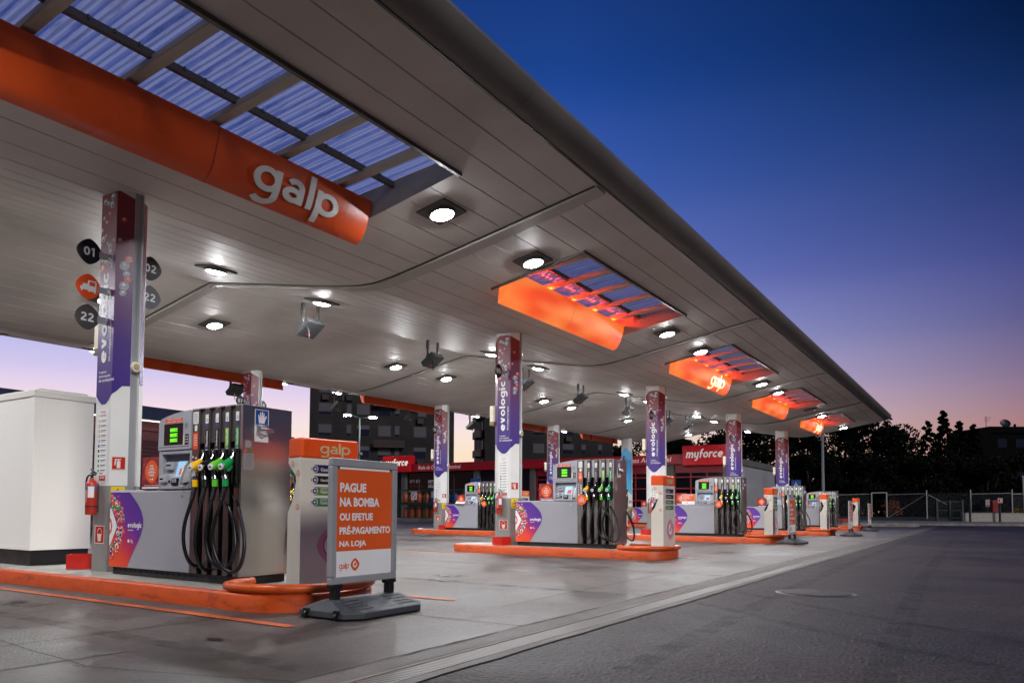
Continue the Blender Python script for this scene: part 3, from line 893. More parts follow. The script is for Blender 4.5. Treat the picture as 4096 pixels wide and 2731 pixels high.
# illuminated orange light boxes under the skylights
SIGN_TXT = {0: back_letter, 2: letter_lit, 4: letter_lit}
for k, (a, b) in enumerate(SKY):
    for sgn in (0, 1):
        M_ = (lambda y: y) if not sgn else mirror
        lit = k > 0 and not sgn
        nm = ORD[k] if k < 4 else 'farthest'
        lab = {0: 'unlit dark orange curved sign box with white lettering, nearest under the canopy', 1: 'glowing orange curved sign box without letters beside the second skylight',
               2: 'glowing orange sign box with white lettering, the nearer lit lettered one', 3: 'glowing plain orange sign box between the two lit lettered ones',
               4: 'glowing orange sign box with white lettering at the far canopy end'}[k] if not sgn else f'red-orange back sign bar hanging behind the far edge of the canopy, {nm} from the left'
        t = thing('illuminated_sign' if not sgn else 'hanging_sign', lab, 'sign', ((a + b) / 2, M_(8.75), zs((a + b) / 2, 8.75)), 0, 'orange sign boxes along the canopy front' if not sgn else 'orange sign bars along the canopy back')
        e0, e1 = a + .03 - (a + b) / 2, b - .03 - (a + b) / 2
        pr = [(.08, -.38), (.0, -.345), (-.075, -.27), (-.14, -.16), (-.19, -.02), (-.235, .13), (-.27, .30), (.02, .30)]
        if sgn: pr = [(-q, z) for q, z in pr]
        else: pr = [(q - .02, z) for q, z in pr]
        sl = .0105
        mb = MB(); n = len(pr); nx = 8
        vs = []
        for i in range(nx + 1):
            xx = e0 + (e1 - e0) * i / nx
            vs += [(xx, q, z + sl * xx) for q, z in pr]
        fs = [(i * n + j, i * n + (j + 1) % n, (i + 1) * n + (j + 1) % n, (i + 1) * n + j) for i in range(nx) for j in range(n)] + [tuple(range(n)), tuple(nx * n + j for j in range(n))]
        mb.add(vs, fs)
        mb.build('light_box', sign_lit if lit else sign_unlit, t, smooth=True)
        if lit: MB().tube([(e0 + .06, -.225, .314 + sl * e0), (e1 - .06, -.225, .314 + sl * e1)], .011, 6).build('back_light_tube', tube_lit, t)
        sm = MB()
        for i in range(len(pr) - 2):
            for xx in (0.02,):
                (q0, z0), (q1, z1) = pr[i], pr[i + 1]
                sm.add([(xx - .008, q0, z0 - .004), (xx + .008, q0, z0 - .004), (xx + .008, q1 - .003, z1 - .003), (xx - .008, q1 - .003, z1 - .003)], [(0, 1, 2, 3)])
        sm.build('seam_strip', mat('seam_orange', '#8e2f10', .4), t)
        if not sgn and k in SIGN_TXT:
            P = pr[:-1]

            def prof_at(h):        # h measured up the curved face
                acc = 0
                for (q0, z0), (q1, z1) in zip(P[:-1], P[1:]):
                    d = math.hypot(q1 - q0, z1 - z0)
                    if h <= acc + d or (q1, z1) == P[-1]:
                        f = (h - acc) / d; nx_, nz_ = -(z1 - z0) / d, (q1 - q0) / d
                        return q0 + (q1 - q0) * f, z0 + (z1 - z0) * f, nx_, nz_
                    acc += d
            total = sum(math.hypot(q1 - q0, z1 - z0) for (q0, z0), (q1, z1) in zip(P[:-1], P[1:]))

            def fn(x, y_):
                q, z, nq, nz_ = prof_at(min(total - .01, max(.01, total * .5 + y_)))
                return (1.52 + x, q + nq * .03, z + nz_ * .03 + sl * (1.52 + x))
            MB().word('galp', None, None, None, 1.66, .66, 0, .18 if k else .22, fn=fn, depth=(0, .02, 0), lift=(0, -1, 0)).build('lettering', SIGN_TXT[k], t)

# canopy lamps
LROWS = {7.6: 'outer row above the road side', 13.65: 'middle row facing the pumps', 17.88: 'inner row beyond the ridge', 23.9: 'back row beyond the far columns'}
LX = [2.3, 10.2, 13.35, 21.25, 24.4, 32.5, 35.5, 43.05, 46.4, 54.4]
proto_lamp = None
for ly, rn in LROWS.items():
    i_ = 0
    for lx in LX:
        sl_y = (zs(lx, ly + .1) - zs(lx, ly - .1)) / .2
        unlit = (ly == 7.6 and abs(lx - 43.05) < .1)
        if ly == 17.88 and lx == 46.4: continue
        lb = f'lit square canopy lamp, {rn}, {ORD[i_] if i_ < 10 else "last"} from the camera'
        if unlit: lb = 'unlit square canopy lamp near the fourth orange sign'
        i_ += 1
        t = thing('canopy_lamp', lb, 'lamp', (lx, ly, zs(lx, ly)), 0, 'square lamps set in the canopy soffit')
        t.rotation_euler = (math.atan(sl_y), 0, 0)
        if proto_lamp is None:
            h = MB().box(-.33, .33, -.3, .3, -.035, .02)
            h.lathe([(.19, -.034), (.235, -.036), (.225, -.082), (.2, -.084), (.19, -.07)], (0, 0, 0), 28, 0)
            proto_lamp = (h.build('housing', lamp_body, t, bevel=.01), MB().lathe([(.0, -.118), (.08, -.115), (.15, -.1), (.199, -.080)], (0, 0, 0), 24).build('lens', lamp_glass, t))
        else:
            for q in proto_lamp:
                c = q.copy(); col.objects.link(c); c.parent = t
                if unlit and q.name.startswith('lens'):
                    c.data = q.data.copy(); c.data.materials[0] = mat('dead_lens', '#b8a49c', .2)

# lamps' companions: hanging projector boxes
hang = [(14.0, 14.75, 1, 'above the first gap between columns'), (19.5, 14.85, 1, 'right of the second front column top'), (25.5, 14.85, 1, 'half hidden behind the second front column'), (30.4, 14.85, 1, 'third bay, left of the third front column'),
        (35.8, 14.85, 1, 'just right of the third front column'), (41.6, 14.85, 1, 'left of the fourth front column'), (45.0, 14.85, 1, 'beside the fourth front column'),
        (18.5, 23.4, -1, 'behind the far edge, left of the first back column'), (24.0, 23.4, -1, 'behind the far edge, above the street lamp'), (29.0, 23.4, -1, 'behind the far edge, left of the second back column'), (34.4, 23.4, -1, 'behind the far edge, against the bright gap of sky')]
hp = None
for hx, hy, sg, wh in hang:
    lb = 'grey projector box on two arms, ' + wh
    if hp is None:
        t = thing('hanging_projector', lb, 'projector', (hx, hy, zs(hx, hy)), 0, 'projector boxes hung from the canopy')
        for dx in (-.26, .26):
            MB().obox((dx, -.02, -.27), (.03, 0, 0), (0, .035, 0), (0, 0, -.28)).build('arm', dark_steel, t)
        b_ = MB().obox((0, -.0, -.62), (.29, 0, 0), (0, .22, -.15), (0, .04, .06))
        b_.obox((0, -.045, -.687), (.30, 0, 0), (0, .23, -.157), (0, .006, .009))
        for dx in (-.26, .26): b_.box(dx - .04, dx + .04, -.06, .04, -.62, -.5)
        b_.build('housing', mat('projector_grey', '#333436', .65), t, bevel=.012)
        MB().rect((.02, .08, -.79), X_, Vector((0, .826, -.563)), .12, .05).build('badge', red_sign, t)
        MB().tube([(-.29, .02, -.02), (-.33, .0, -.25), (-.31, -.05, -.48), (-.24, -.1, -.6), (-.22, -.2, -.76), (-.21, -.2, -.95), (-.2, -.19, -1.02)], .012, 6).build('cord', black, t)
        hp = t
    else:
        c = dup(hp, (hx, hy, zs(hx, hy)), lb)
        if sg < 0: c.rotation_euler = (0, 0, 0)

# ================================================================== COLUMNS
XC = 6.29
cols = [(k, 10.6, 0) for k in range(5)] + [(k, 10.6 + DY, 1) for k in range(1, 5)]
NUM = {(0, 0): '01', (1, 0): '05', (2, 0): '09', (3, 0): '13', (4, 0): '17', (1, 1): '07', (2, 1): '11', (3, 1): '15', (4, 1): '19'}
H0, HD, HC = .24, .38, .20       # half depth in x, half width in y, half of the flat face


def facets(s, z0, z1, off=0.0):
    """outline points of one clad half (s=-1 road side, +1 far side) in plan"""
    return [(s * .07, -HD - off), (s * (H0 + off), -HC), (s * (H0 + off), HC), (s * .07, HD + off)]


def banner(mat_, parent, blue=False):
    o = .004
    A = [(-.07 - o, -HD - o * .5), (-H0 - o, -HC), (-H0 - o, HC), (-.07 - o, HD + o * .5)]
    mb = MB()
    # lower edge comes down to a rounded point in the middle
    def lower(y_):
        t = abs(y_)
        return 2.585 + (.02 if t < .06 else 0) + max(0, t - .05) * 1.02 if t < .3 else 2.585 + .02 + .25 * 1.02
    def upper(y_): return 5.78 - max(0, abs(y_) - .16) * .75
    if blue:
        def lower(y_): return 2.2 + (y_ + .38) * 1.2
        def upper(y_): return 5.55 - max(0, abs(y_) - .08) * 1.3

    def xy(s):     # s runs across the three facets from -HD to HD
        if s < -HC: f = (s + HD) / (HD - HC); return (A[0][0] + (A[1][0] - A[0][0]) * f, A[0][1] + (A[1][1] - A[0][1]) * f)
        if s <= HC: return (-H0 - o, s)
        f = (s - HC) / (HD - HC); return (A[2][0] + (A[3][0] - A[2][0]) * f, A[2][1] + (A[3][1] - A[2][1]) * f)
    ss = [-HD, -.34, -.3, -.25, -HC, -.12, -.05, 0, .05, .12, HC, .25, .3, .34, HD]
    for s0, s1 in zip(ss[:-1], ss[1:]):
        (xa, ya), (xb, yb) = xy(s0), xy(s1)
        mb.poly([(xa, ya, lower(s0)), (xb, yb, lower(s1)), (xb, yb, upper(s1)), (xa, ya, upper(s0))])
    # far half of the column shows the same film
    mb.poly([(.07, -HD - .003, 2.9), (.16, -HD + .06, 2.9), (.16, -HD + .06, 5.6), (.07, -HD - .003, 5.6)])
    return mb.build('printed_banner', mat_, parent), xy, lower


def make_column():
    t = thing('canopy_column', '', 'column', (XC, 10.6, 0), 0, 'white canopy columns')
    for s in (-1, 1):
        p = facets(s, 0, 0)
        pts = [(x, y, 1.42) for x, y in p]
        MB().prism(pts, (0, 0, 4.86)).build('cladding', white_panel, t)
        MB().prism([(x * .985, y * .985, .19) for x, y in p], (0, 0, 1.23)).build('steel_skirt', steel_paint, t)
    MB().box(-.066, .066, -.335, .335, .19, 6.28).build('steel_core', alu, t)
    b_, xy, low = banner(banner_m, t)
    mb = MB()
    fx = -H0 - .008
    mb.word('evologic', (fx, .02, 3.885), Z_, Y_, 1.33, .27, 0, .29)
    mb.text('IFA Intelligent Fuel Agents', (fx, -.128, 3.545), Z_, Y_, .63, .06, 0, .5)
    for i, q in enumerate(('A espécie', 'mais avançada', 'de combustível.')):
        mb.text(q, (fx, .135, 3.075 - i * .058), -Y_, Z_, None, .046, 0, .8, anchor=0)
    mb.build('lettering', white, b_)
    mb = MB(); rnd = random.Random(3)
    emblem(mb, (fx - .001, .12, 4.64), -Y_, Z_, -X_, .055, 1, 2)
    spots = [(.1, 5.62, .05, 0), (.02, 5.58, .04, 0), (-.1, 5.66, .06, 0), (-.08, 5.55, .06, 0), (.16, 5.2, .035, 0), (.13, 5.07, .05, 0), (.06, 5.1, .035, 1), (.18, 4.98, .03, 0), (.02, 4.98, .03, 0), (-.05, 4.93, .05, 0), (-.06, 4.85, .04, 0),
             (.1, 4.84, .03, 1), (-.12, 4.78, .028, 0), (.05, 4.72, .045, 0), (0, 4.71, .05, 0), (-.05, 4.73, .045, 0), (-.1, 4.70, .05, 0), (-.14, 4.74, .03, 0), (-.11, 4.62, .02, 0), (.14, 4.74, .025, 0), (.05, 5.3, .04, 1), (.12, 5.38, .035, 0), (-.02, 5.42, .03, 1), (-.15, 5.0, .03, 1), (.16, 4.6, .02, 0)]
    for yb_, zb, rb, k_ in spots:
        mb.disc((fx + .001, yb_, zb), Y_, Z_, rb, 14, 3 if not k_ else 4)
        mb.disc((fx, yb_ + rb * .25, zb + rb * .3), Y_, Z_, rb * .4, 8, 2)
        if not k_: mb.disc((fx, yb_ - rb * .1, zb - rb * .35), Y_, Z_, rb * .35, 8, 5)
    d = Vector((.17, -.18, 0)).normalized(); nn = Vector((-.727, -.686, 0))
    for f_, zb, rb, k_ in ((.5, 4.62, .07, 0), (.62, 4.5, .05, 0), (.5, 4.32, .07, 0), (.45, 4.22, .05, 0), (.75, 4.72, .055, 1), (.7, 4.42, .05, 1), (.2, 5.0, .03, 0), (.4, 5.3, .04, 1)):
        c_0 = Vector((-H0, -HC, zb)) + d * (f_ * .2475) + nn * .007
        mb.disc(c_0, d, Z_, rb, 14, 3 if not k_ else 4); mb.disc(c_0 + nn * .001 + Z_ * rb * .3, d, Z_, rb * .35, 8, 2)
    mb.build('bubble_graphics', [orange, orange, white, bubble_m, bubble_o, dark_steel], b_)
    # notices and pictograms
    mb = MB(); nx = -H0 - .004
    mb.rect((nx, .0, 2.05), Y_, Z_, .25, .96, 0)
    mb.text('ABASTEÇA', (nx - .002, 0, 2.49), -Y_, Z_, .15, .03, 1, .6); mb.text('EM SEGURANÇA', (nx - .002, 0, 2.44), -Y_, Z_, .19, .028, 1, .6)
    for i in range(11):
        z = 2.36 - i * .072
        mb.disc((nx - .002, .085, z), Y_, Z_, .023, 12, (3, 1, 1, 1, 1, 4, 5, 2, 2, 2, 2)[i])
        if i in (1, 2, 3, 4): mb.disc((nx - .003, .085, z), Y_, Z_, .015, 10, 0)
        mb.rect((nx - .002, -.03, z + .008), Y_, Z_, .13, .011, 5); mb.rect((nx - .002, -.02, z - .012), Y_, Z_, .11, .006, 6)
    mb.rect((nx - .002, .01, 1.6), Y_, Z_, .1, .014, 1)
    mb.build('safety_notice', [white, red_sign, green, yellow, blue_sign, dark_print, grey_print], t)
    MB().rect((nx, -.02, 1.535), Y_, Z_, .16, .07, 0).rect((nx - .002, -.02, 1.55), Y_, Z_, .12, .008, 1).rect((nx - .002, -.02, 1.53), Y_, Z_, .12, .008, 1).build('red_notice', [red_sign, white], t)
    nn = Vector((-.727, -.686, 0))
    cc = Vector((-.155, -.29, 1.745)) + nn * .006
    a_ = Vector((.686, -.727, 0))
    mb = MB(); mb.rect(cc, a_, Z_, .2, .2, 1); mb.rect(cc + nn * .001, a_, Z_, .175, .175, 0)
    mb.rect(cc + nn * .002 - Z_ * .02, a_, Z_, .05, .1, 1); mb.rect(cc + nn * .002 + Z_ * .04, a_, Z_, .02, .03, 1); mb.rect(cc + nn * .002 + Z_ * .055 - a_ * .01, a_, Z_, .09, .014, 1)
    mb.poly([cc + nn * .002 + Z_ * .05 - a_ * .05, cc + nn * .002 + Z_ * .05 - a_ * .03, cc + nn * .002 - Z_ * .03 - a_ * .045, cc + nn * .002 - Z_ * .03 - a_ * .06], 1)
    mb.build('extinguisher_sign', [red_sign, cream], t)
    cc = Vector((-.155, -.29, 1.28)) + nn * .006
    mb = MB(); mb.rect(cc, a_, Z_, .19, .26, 0)
    tri = lambda s, o, m_: mb.poly([cc + nn * o + Z_ * (.03 + .075 * s), cc + nn * o + Z_ * (.03 - .045 * s) - a_ * .075 * s, cc + nn * o + Z_ * (.03 - .045 * s) + a_ * .075 * s], m_)
    tri(1.0, .001, 1); tri(.72, .002, 0); mb.rect(cc + nn * .003 + Z_ * .018, a_, Z_, .05, .02, 1)
    mb.rect(cc + nn * .001 - Z_ * .06, a_, Z_, .14, .012, 1); mb.rect(cc + nn * .001 - Z_ * .085, a_, Z_, .1, .008, 1)
    mb.build('warning_sign', [yellow, dark_print], t)
    cc = Vector((-H0 * .985 - .006, .0, .72)); mb = MB()
    mb.rect(cc, Y_, Z_, .25, .26, 1); mb.rect(cc - X_ * .001, Y_, Z_, .22, .235, 0)
    mb.poly([cc - X_ * .002 + Y_ * y_ + Z_ * z_ for y_, z_ in ((-.06, .03), (.06, .03), (.035, -.095), (-.035, -.095))], 1)
    mb.poly([cc - X_ * .003 + Y_ * .058 * math.cos(q) + Z_ * (.03 + .022 * math.sin(q)) for q in [i * math.pi / 6 for i in range(12)]], 0)
    for i in range(8):
        q0, q1 = math.pi * i / 8, math.pi * (i + 1) / 8
        mb.poly([cc - X_ * .002 + Y_ * r_ * math.cos(q) + Z_ * (.03 + r_ * 1.1 * math.sin(q)) for r_, q in ((.06, q0), (.06, q1), (.05, q1), (.05, q0))], 1)
    mb.build('bucket_sign', [red_sign, cream], t)
    lb = MB().box(-.12, .1, HD + .03, HD + .15, 3.4, 3.93, 0); lb.box(-.125, .105, HD + .025, HD + .155, 3.4, 3.5, 1)
    lb.build('lamp_box', [mat('old_white_box', '#d9d2c2', .5, emit=.25, ecol='#fff0d0', var=.1, scale=10), mat('rusty_box', '#a08a68', .7, var=.4, scale=20)], t, bevel=.008)
    MB().tube([(-.005, -HD + .06, 3.15), (-.005, -HD - .04, 3.15)], .075, 16).tube([(-.005, -HD - .039, 3.15), (-.005, -HD - .055, 3.15)], .045, 14, 1).build('siren', [cream, mat('siren_tan', '#a58d62', .6)], t, bevel=.006)
    return t


def number_plate(mb, c, r, txt, s=1):
    c = Vector(c)
    ring = squircle(c, X_, Z_, r, 1.5, 40)
    mb.prism([p + Y_ * .01 for p in ring], (0, -.02, 0), 0)
    if txt: mb.text(txt, c - Y_ * .0125 + X_ * .01, X_, Z_, r * 1.05, r * .62, 1, 1.6)


proto_col = make_column()
for k, yb_, back in cols:
    n_ = NUM[k, back]
    lab = f'white canopy column with purple banner and number {n_} on its round plate'
    if (k, back) == (0, 0): lab = 'nearest white column with purple banner and three round plates'
    if (k, back) == (4, 1): lab = 'white back column with a pale blue banner'
    dx = .0
    if (k, back) == (0, 0): proto_col['label'] = lab; c = proto_col
    elif (k, back) == (4, 1):
        c = dup(proto_col, (XC + k * BAY, yb_, 0), lab)
        for ch in list(c.children):
            if ch.name.startswith('printed_banner'):
                for g in list(ch.children): bpy.data.objects.remove(g)
                bpy.data.objects.remove(ch)
        banner(banner_blue, c, True)
    else: c = dup(proto_col, (XC + k * BAY, yb_, 0), lab)
    # number plates on brackets
    plates = [(-1, 4.78, n_, black)]
    if (k, back) == (0, 0): plates = [(-1, 4.78, '01', black), (-1, 4.27, None, orange), (-1, 3.83, '22', dark_steel), (1, 4.79, '02', black), (1, 4.34, '22', mat('plate_grey', '#5a5e64', .5))]
    elif (k, back) == (1, 1): plates.append((1, 4.72, '08', black))
    for s, z, tx, pm in plates:
        cx = XC + k * BAY; xx = cx + (-.525 if s < 0 else .435)
        lb2 = (f'round black plate with number {tx} on the column bracket' if tx else 'round orange plate with vehicle pictogram on the nearest column')
        if tx == '22': lb2 = 'round dark plate with number 22, lowest on the near side of the nearest column' if s < 0 else 'round grey plate with number 22, half hidden behind the nearest column'
        p = thing('number_sign', lb2, 'number sign', (xx, yb_, z), 0, 'round number plates on the columns')
        mb = MB(); ring = squircle((0, 0, 0), X_, Z_, .185, 1.55, 40)
        mb.prism([q + Y_ * .01 for q in ring], (0, -.02, 0)); mb.build('plate', pm, p, bevel=.004)
        g = MB()
        if tx: g.word(tx, (-.005, -.0125, 0), X_, Z_, .165 if '1' in tx else .19, .125, 0, .27)
        else:
            for ox, oz, s_c in ((-.045, -.03, 1), (.05, -.035, .0)):
                if s_c:
                    g.poly([(ox + x_ * .5, -.0125, oz + z_ * .5) for x_, z_ in ((-.15, -.05), (.15, -.05), (.15, .03), (.1, .05), (.07, .13), (-.07, .13), (-.1, .05), (-.15, .03))])
                    g.box(ox - .065, ox - .04, -.013, -.0125, oz - .045, oz - .025); g.box(ox + .04, ox + .065, -.013, -.0125, oz - .045, oz - .025)
                else:
                    g.poly([(ox + x_, -.0122, oz + z_) for x_, z_ in ((-.06, -.03), (.06, -.03), (.065, .1), (.055, .125), (-.055, .125), (-.065, .1))])
                    g.box(ox + .03, ox + .05, -.013, -.0122, oz - .05, oz - .03)
        g.build('lettering' if tx else 'vehicle_pictogram', white, p)
        if not tx:
            MB().rect((.052, -.0128, .045), X_, Z_, .085, .06).build('window_pictogram', orange, p)
        MB().box(*sorted((-s * .14, -s * (.29 if s < 0 else .2))), -.022, .012, -.055, .035).build('bracket', alu if s < 0 else dark_steel, p)

# ================================================================== ISLANDS
def island_outline(y1, hw=.895, tip=-4.62, r=.72, rb=.8, n=9):
    """plan outline about (x centre, y = 10.6)"""
    o = []
    for i in range(n): a = R(180 + 90 * i / (n - 1)); o.append((-hw + r + r * math.cos(a), tip + r + r * math.sin(a)))
    for i in range(n): a = R(270 + 90 * i / (n - 1)); o.append((hw - r + r * math.cos(a), tip + r + r * math.sin(a)))
    for i in range(n): a = R(0 + 90 * i / (n - 1)); o.append((hw - rb + rb * math.cos(a), y1 - rb + rb * math.sin(a)))
    for i in range(n): a = R(90 + 90 * i / (n - 1)); o.append((-hw + rb + rb * math.cos(a), y1 - rb + rb * math.sin(a)))
    return o


def make_island(y1, label):
    t = thing('pump_island', label, 'pump island', (XC - .015, 10.6, 0), 0, 'orange-kerbed pump islands')
    o = island_outline(y1); n = len(o); mb = MB()
    sc_ = lambda p, f: (p[0] * (1 - f / .9), (p[1] - (y1 - 4.62) / 2) * (1 - f / 3.6) + (y1 - 4.62) / 2)
    rings = [[(p[0], p[1], -.02) for p in o], [(p[0], p[1], .17) for p in o], [(*sc_(p, .012), .192) for p in o], [(*sc_(p, .03), .2) for p in o], [(*sc_(p, .085), .2) for p in o]]
    vs = sum(rings, [])
    mb.add(vs, [(i * n + j, i * n + (j + 1) % n, (i + 1) * n + (j + 1) % n, (i + 1) * n + j) for i in range(4) for j in range(n)])
    mb.build('kerb', orange_k, t, smooth=True)
    MB().poly([(*sc_(p, .07), .196) for p in o]).prism([(*sc_(p, .07), .05) for p in o], (0, 0, .02)).build('concrete_deck', concrete, t)
    pth = [(-.30, -3.42, .255), (-.62, -3.5, .255), (-.8, -3.6, .255)]
    hw, tip, r = .86, -4.64, .72
    pth += [(-hw, -3.75, .255)]
    for i in range(8): a = R(180 + 90 * i / 7); pth.append((-hw + r + r * math.cos(a), tip + r + r * math.sin(a), .255))
    for i in range(8): a = R(270 + 90 * i / 7); pth.append((hw - r + r * math.cos(a), tip + r + r * math.sin(a), .255))
    pth += [(hw, -3.75, .255), (.8, -3.6, .255), (.62, -3.5, .255), (.30, -3.42, .255)]
    g = MB().tube(pth, .052, 12)
    for i in (3, 9, 14, 19): g.tube([pth[i], (pth[i][0] * .97, pth[i][1] * .985, .19)], .03, 8)
    g.build('guard_tube', orange_g, t, smooth=True)
    return t


DYK = {0: 0, 1: .07, 2: -.02, 3: -.03, 4: .16}
isl0 = make_island(6.4, 'long nearest pump island with orange kerb and white cabin on it')
islp = make_island(1.45, 'second front pump island with orange kerb')
islp.location = (XC - .015 + BAY, 10.6 + DYK[1], 0)
for k in range(2, 5):
    dup(islp, (XC - .015 + k * BAY, 10.6 + DYK[k], 0), f'{ORD[k]} front pump island with orange kerb, counted from the camera')
for k in range(1, 5):
    dup(islp, (XC - .015 + k * BAY, 10.6 + DY, 0), f'{ORD[k - 1] if k > 1 else "nearest"} back-row pump island with orange kerb')

# ================================================================== PUMPS
def hose_path(pts, n=7):
    """smooth Catmull-Rom through the points"""
    P = [Vector(p) for p in pts]; P = [2 * P[0] - P[1]] + P + [2 * P[-1] - P[-2]]; o = []
    for i in range(1, len(P) - 2):
        for j in range(n):
            t = j / n
            o.append(.5 * ((2 * P[i]) + (P[i + 1] - P[i - 1]) * t + (2 * P[i - 1] - 5 * P[i] + 4 * P[i + 1] - P[i + 2]) * t * t + (3 * P[i] - P[i - 1] - 3 * P[i + 1] + P[i + 2]) * t ** 3))
    o.append(P[-2]); return o


RIBS = [(.817, .951), (.614, .71), (.417, .515), (.224, .325), (0.0, .134)]
SLOTS = [(.71, .817), (.515, .614), (.325, .417), (.134, .224)]
HOSES = [
    [(-.56, .63, 1.17), (-.59, .65, 1.0), (-.635, .71, .72), (-.63, .73, .5), (-.58, .73, .32), (-.49, .75, .22), (-.39, .765, .2), (-.3, .768, .21)],
    [(-.56, .44, 1.17), (-.59, .455, 1.0), (-.63, .49, .7), (-.63, .50, .45), (-.58, .51, .28), (-.49, .54, .18), (-.39, .56, .16), (-.3, .565, .17)],
    [(-.56, .25, 1.17), (-.59, .265, 1.0), (-.63, .30, .72), (-.63, .30, .5), (-.6, .24, .3), (-.54, .14, .215), (-.48, .07, .24), (-.44, .04, .36), (-.41, .05, .55), (-.38, .17, .85), (-.36, .33, 1.02), (-.3, .37, 1.05)],
    [(-.56, .06, 1.17), (-.59, .085, 1.0), (-.63, .165, .72), (-.63, .175, .5), (-.6, .09, .27), (-.55, -.05, .175), (-.5, -.14, .22), (-.46, -.165, .38), (-.43, -.13, .6), (-.39, .03, .92), (-.36, .15, 1.05), (-.3, .18, 1.08)]]
NOZ = [(pyellow, pyellow, .66), (blackg, blackg, .466), (lime, lime, .275), (green, green, .085)]


def make_pump():
    t = thing('fuel_pump', '', 'fuel pump', (5.89 + .385, 7.32, .2), 0, 'grey fuel pumps with four hoses')
    pl = MB().box(-.35, .35, .04, 2.70, 0, .095, 0)
    for s in (-1,):
        for i in range(22):
            y_ = .12 + i * .12
            pl.poly([(-.3515, y_ + .028 * math.cos(q), .06 + .013 * math.sin(q)) for q in [j * math.pi / 5 for j in range(10)]], 1)
    pl.build('plinth', [mat('plinth_black', '#1d1a18', .55, var=.3, scale=8), mat('hole_black', '#030303', .8)], t)
    cb = MB(); pr = [(-.385, .10), (.385, .10), (.385, 1.12), (.36, 1.15), (-.36, 1.15), (-.385, 1.12)]
    cb.prism([(x, .962, z) for x, z in pr], (0, 1.778, 0))
    c_b = cb.build('cabinet', cabin_grey, t, bevel=.006)
    bo = MB()
    for y_ in (2.55, 1.13):
        bo.tube([(-.384, y_, 1.06), (-.392, y_, 1.06)], .016, 10)
    bo.build('bolt', chrome, c_b)
    # printed film on the cabinet ends
    CUR = [(2.742, 1.118), (2.29, 1.118), (2.2, 1.05), (2.08, .95), (2.0, .855), (1.962, .76), (1.962, .67), (2.0, .56), (2.08, .44), (2.19, .29), (2.315, .105), (2.742, .105)]
    fm = MB()
    for s in (-1, 1): fm.poly([(s * .389, y_, z_) for y_, z_ in CUR])
    fm.poly([(-.385, 2.743, .105), (.385, 2.743, .105), (.385, 2.743, 1.118), (-.385, 2.743, 1.118)])
    film = fm.build('printed_film', pump_print, t)
    gr = MB(); rnd = random.Random(5)
    cy_, cz_ = 2.76, .64
    for ring, rr, n in ((.275, .040, 22), (.325, .044, 24), (.375, .040, 26), (.415, .028, 30), (.245, .030, 22), (.35, .028, 30)):
        for i in range(n):
            a = math.pi * 2 * i / n + rnd.uniform(-.08, .08)
            y_, z_ = cy_ + ring * .90 * math.cos(a) + rnd.uniform(-.012, .012), cz_ + ring * 1.10 * math.sin(a) + rnd.uniform(-.012, .012)
            if y_ > 2.738 - rr or (ring > .4 and rnd.random() < .35): continue
            k_ = rnd.choice((1, 1, 1, 1, 1, 2, 2, 3, 4, 5) if ring < .36 else (1, 1, 1, 1, 1, 2))
            x0_ = -.3905 - rnd.uniform(0, .0012)
            gr.disc((x0_, y_, z_), Y_, Z_, rr, 12, k_)
            gr.disc((-.3925, y_ + rr * .3, z_ + rr * .4), Y_, Z_, rr * .28, 6, 0)
            if k_ in (2, 4): gr.disc((-.3923, y_, z_ - rr * .25), Y_, Z_, rr * .5, 8, 3)
    # white lozenge cut by the panel edge, with its dark curl
    lz = [(2.74, .90), (2.72, .905), (2.69, .87), (2.60, .73), (2.565, .66), (2.60, .585), (2.70, .42), (2.74, .38)]
    gr.poly([(-.3932, y_, z_) for y_, z_ in lz], 0)
    gr.poly([(-.3938, y_, z_) for y_, z_ in ((2.74, .77), (2.70, .735), (2.672, .66), (2.69, .58), (2.74, .53), (2.74, .585), (2.715, .61), (2.705, .66), (2.72, .70), (2.74, .715))], 1)
    gr.build('bubble_graphics', [white, bubble_o, bubble_m, indigo, white, green], film)
    lt = MB()
    lt.word('evologic', (-.3915, 2.145, .665), -Y_, Z_, .32, .105, 0, .28); lt.rect((-.3915, 2.24, .607), Y_, Z_, .13, .009, 0)
    lt.disc((-.3915, 2.28, .46), Y_, Z_, .024, 12, 0)
    for i in range(3): lt.rect((-.3915, 2.215 - .01 * i, .475 - i * .017), Y_, Z_, .05, .007, 0)
    lt.build('lettering', white, film)
    # stainless dispenser tower
    tw = MB().box(-.30, .30, .0, .962, .095, 2.13, 0)
    tower = tw.build('dispenser_tower', blackg, t)
    for y0, y1 in RIBS:
        for s in (-1, 1):
            MB().box(*sorted((s * .302, s * .385)), y0, y1, .10, 2.15).build('stainless_rib', rib_m, tower, bevel=.008)
    for y0, y1 in SLOTS:
        for s in (-1, 1): MB().box(*sorted((s * .302, s * .345)), y0 - .004, y1 + .004, 1.72, 2.14).build('stainless_infill', stainless, tower)
    MB().box(-.386, .386, -.006, .03, .098, 2.152).build('end_panel', stainless, tower, bevel=.004)
    MB().box(-.385, .385, .03, .965, 2.146, 2.158).build('top_sheet', alu, tower)
    # end panel stickers and glove dispenser
    es = MB()
    es.rect((-.10, -.009, 1.915), X_, Z_, .215, .395, 0); es.rect((-.10, -.0105, 2.01), X_, Z_, .19, .19, 1)
    hd = [(-.045, -.06), (.04, -.06), (.055, -.01), (.075, .03), (.06, .04), (.04, .01), (.036, .07), (.022, .072), (.016, .02), (.01, .085), (-.004, .085), (-.008, .02), (-.02, .075), (-.033, .072), (-.03, .01), (-.048, .045), (-.06, .04), (-.052, -.01)]
    es.poly([(-.10 + x, -.0115, 2.005 + z) for x, z in hd], 0)
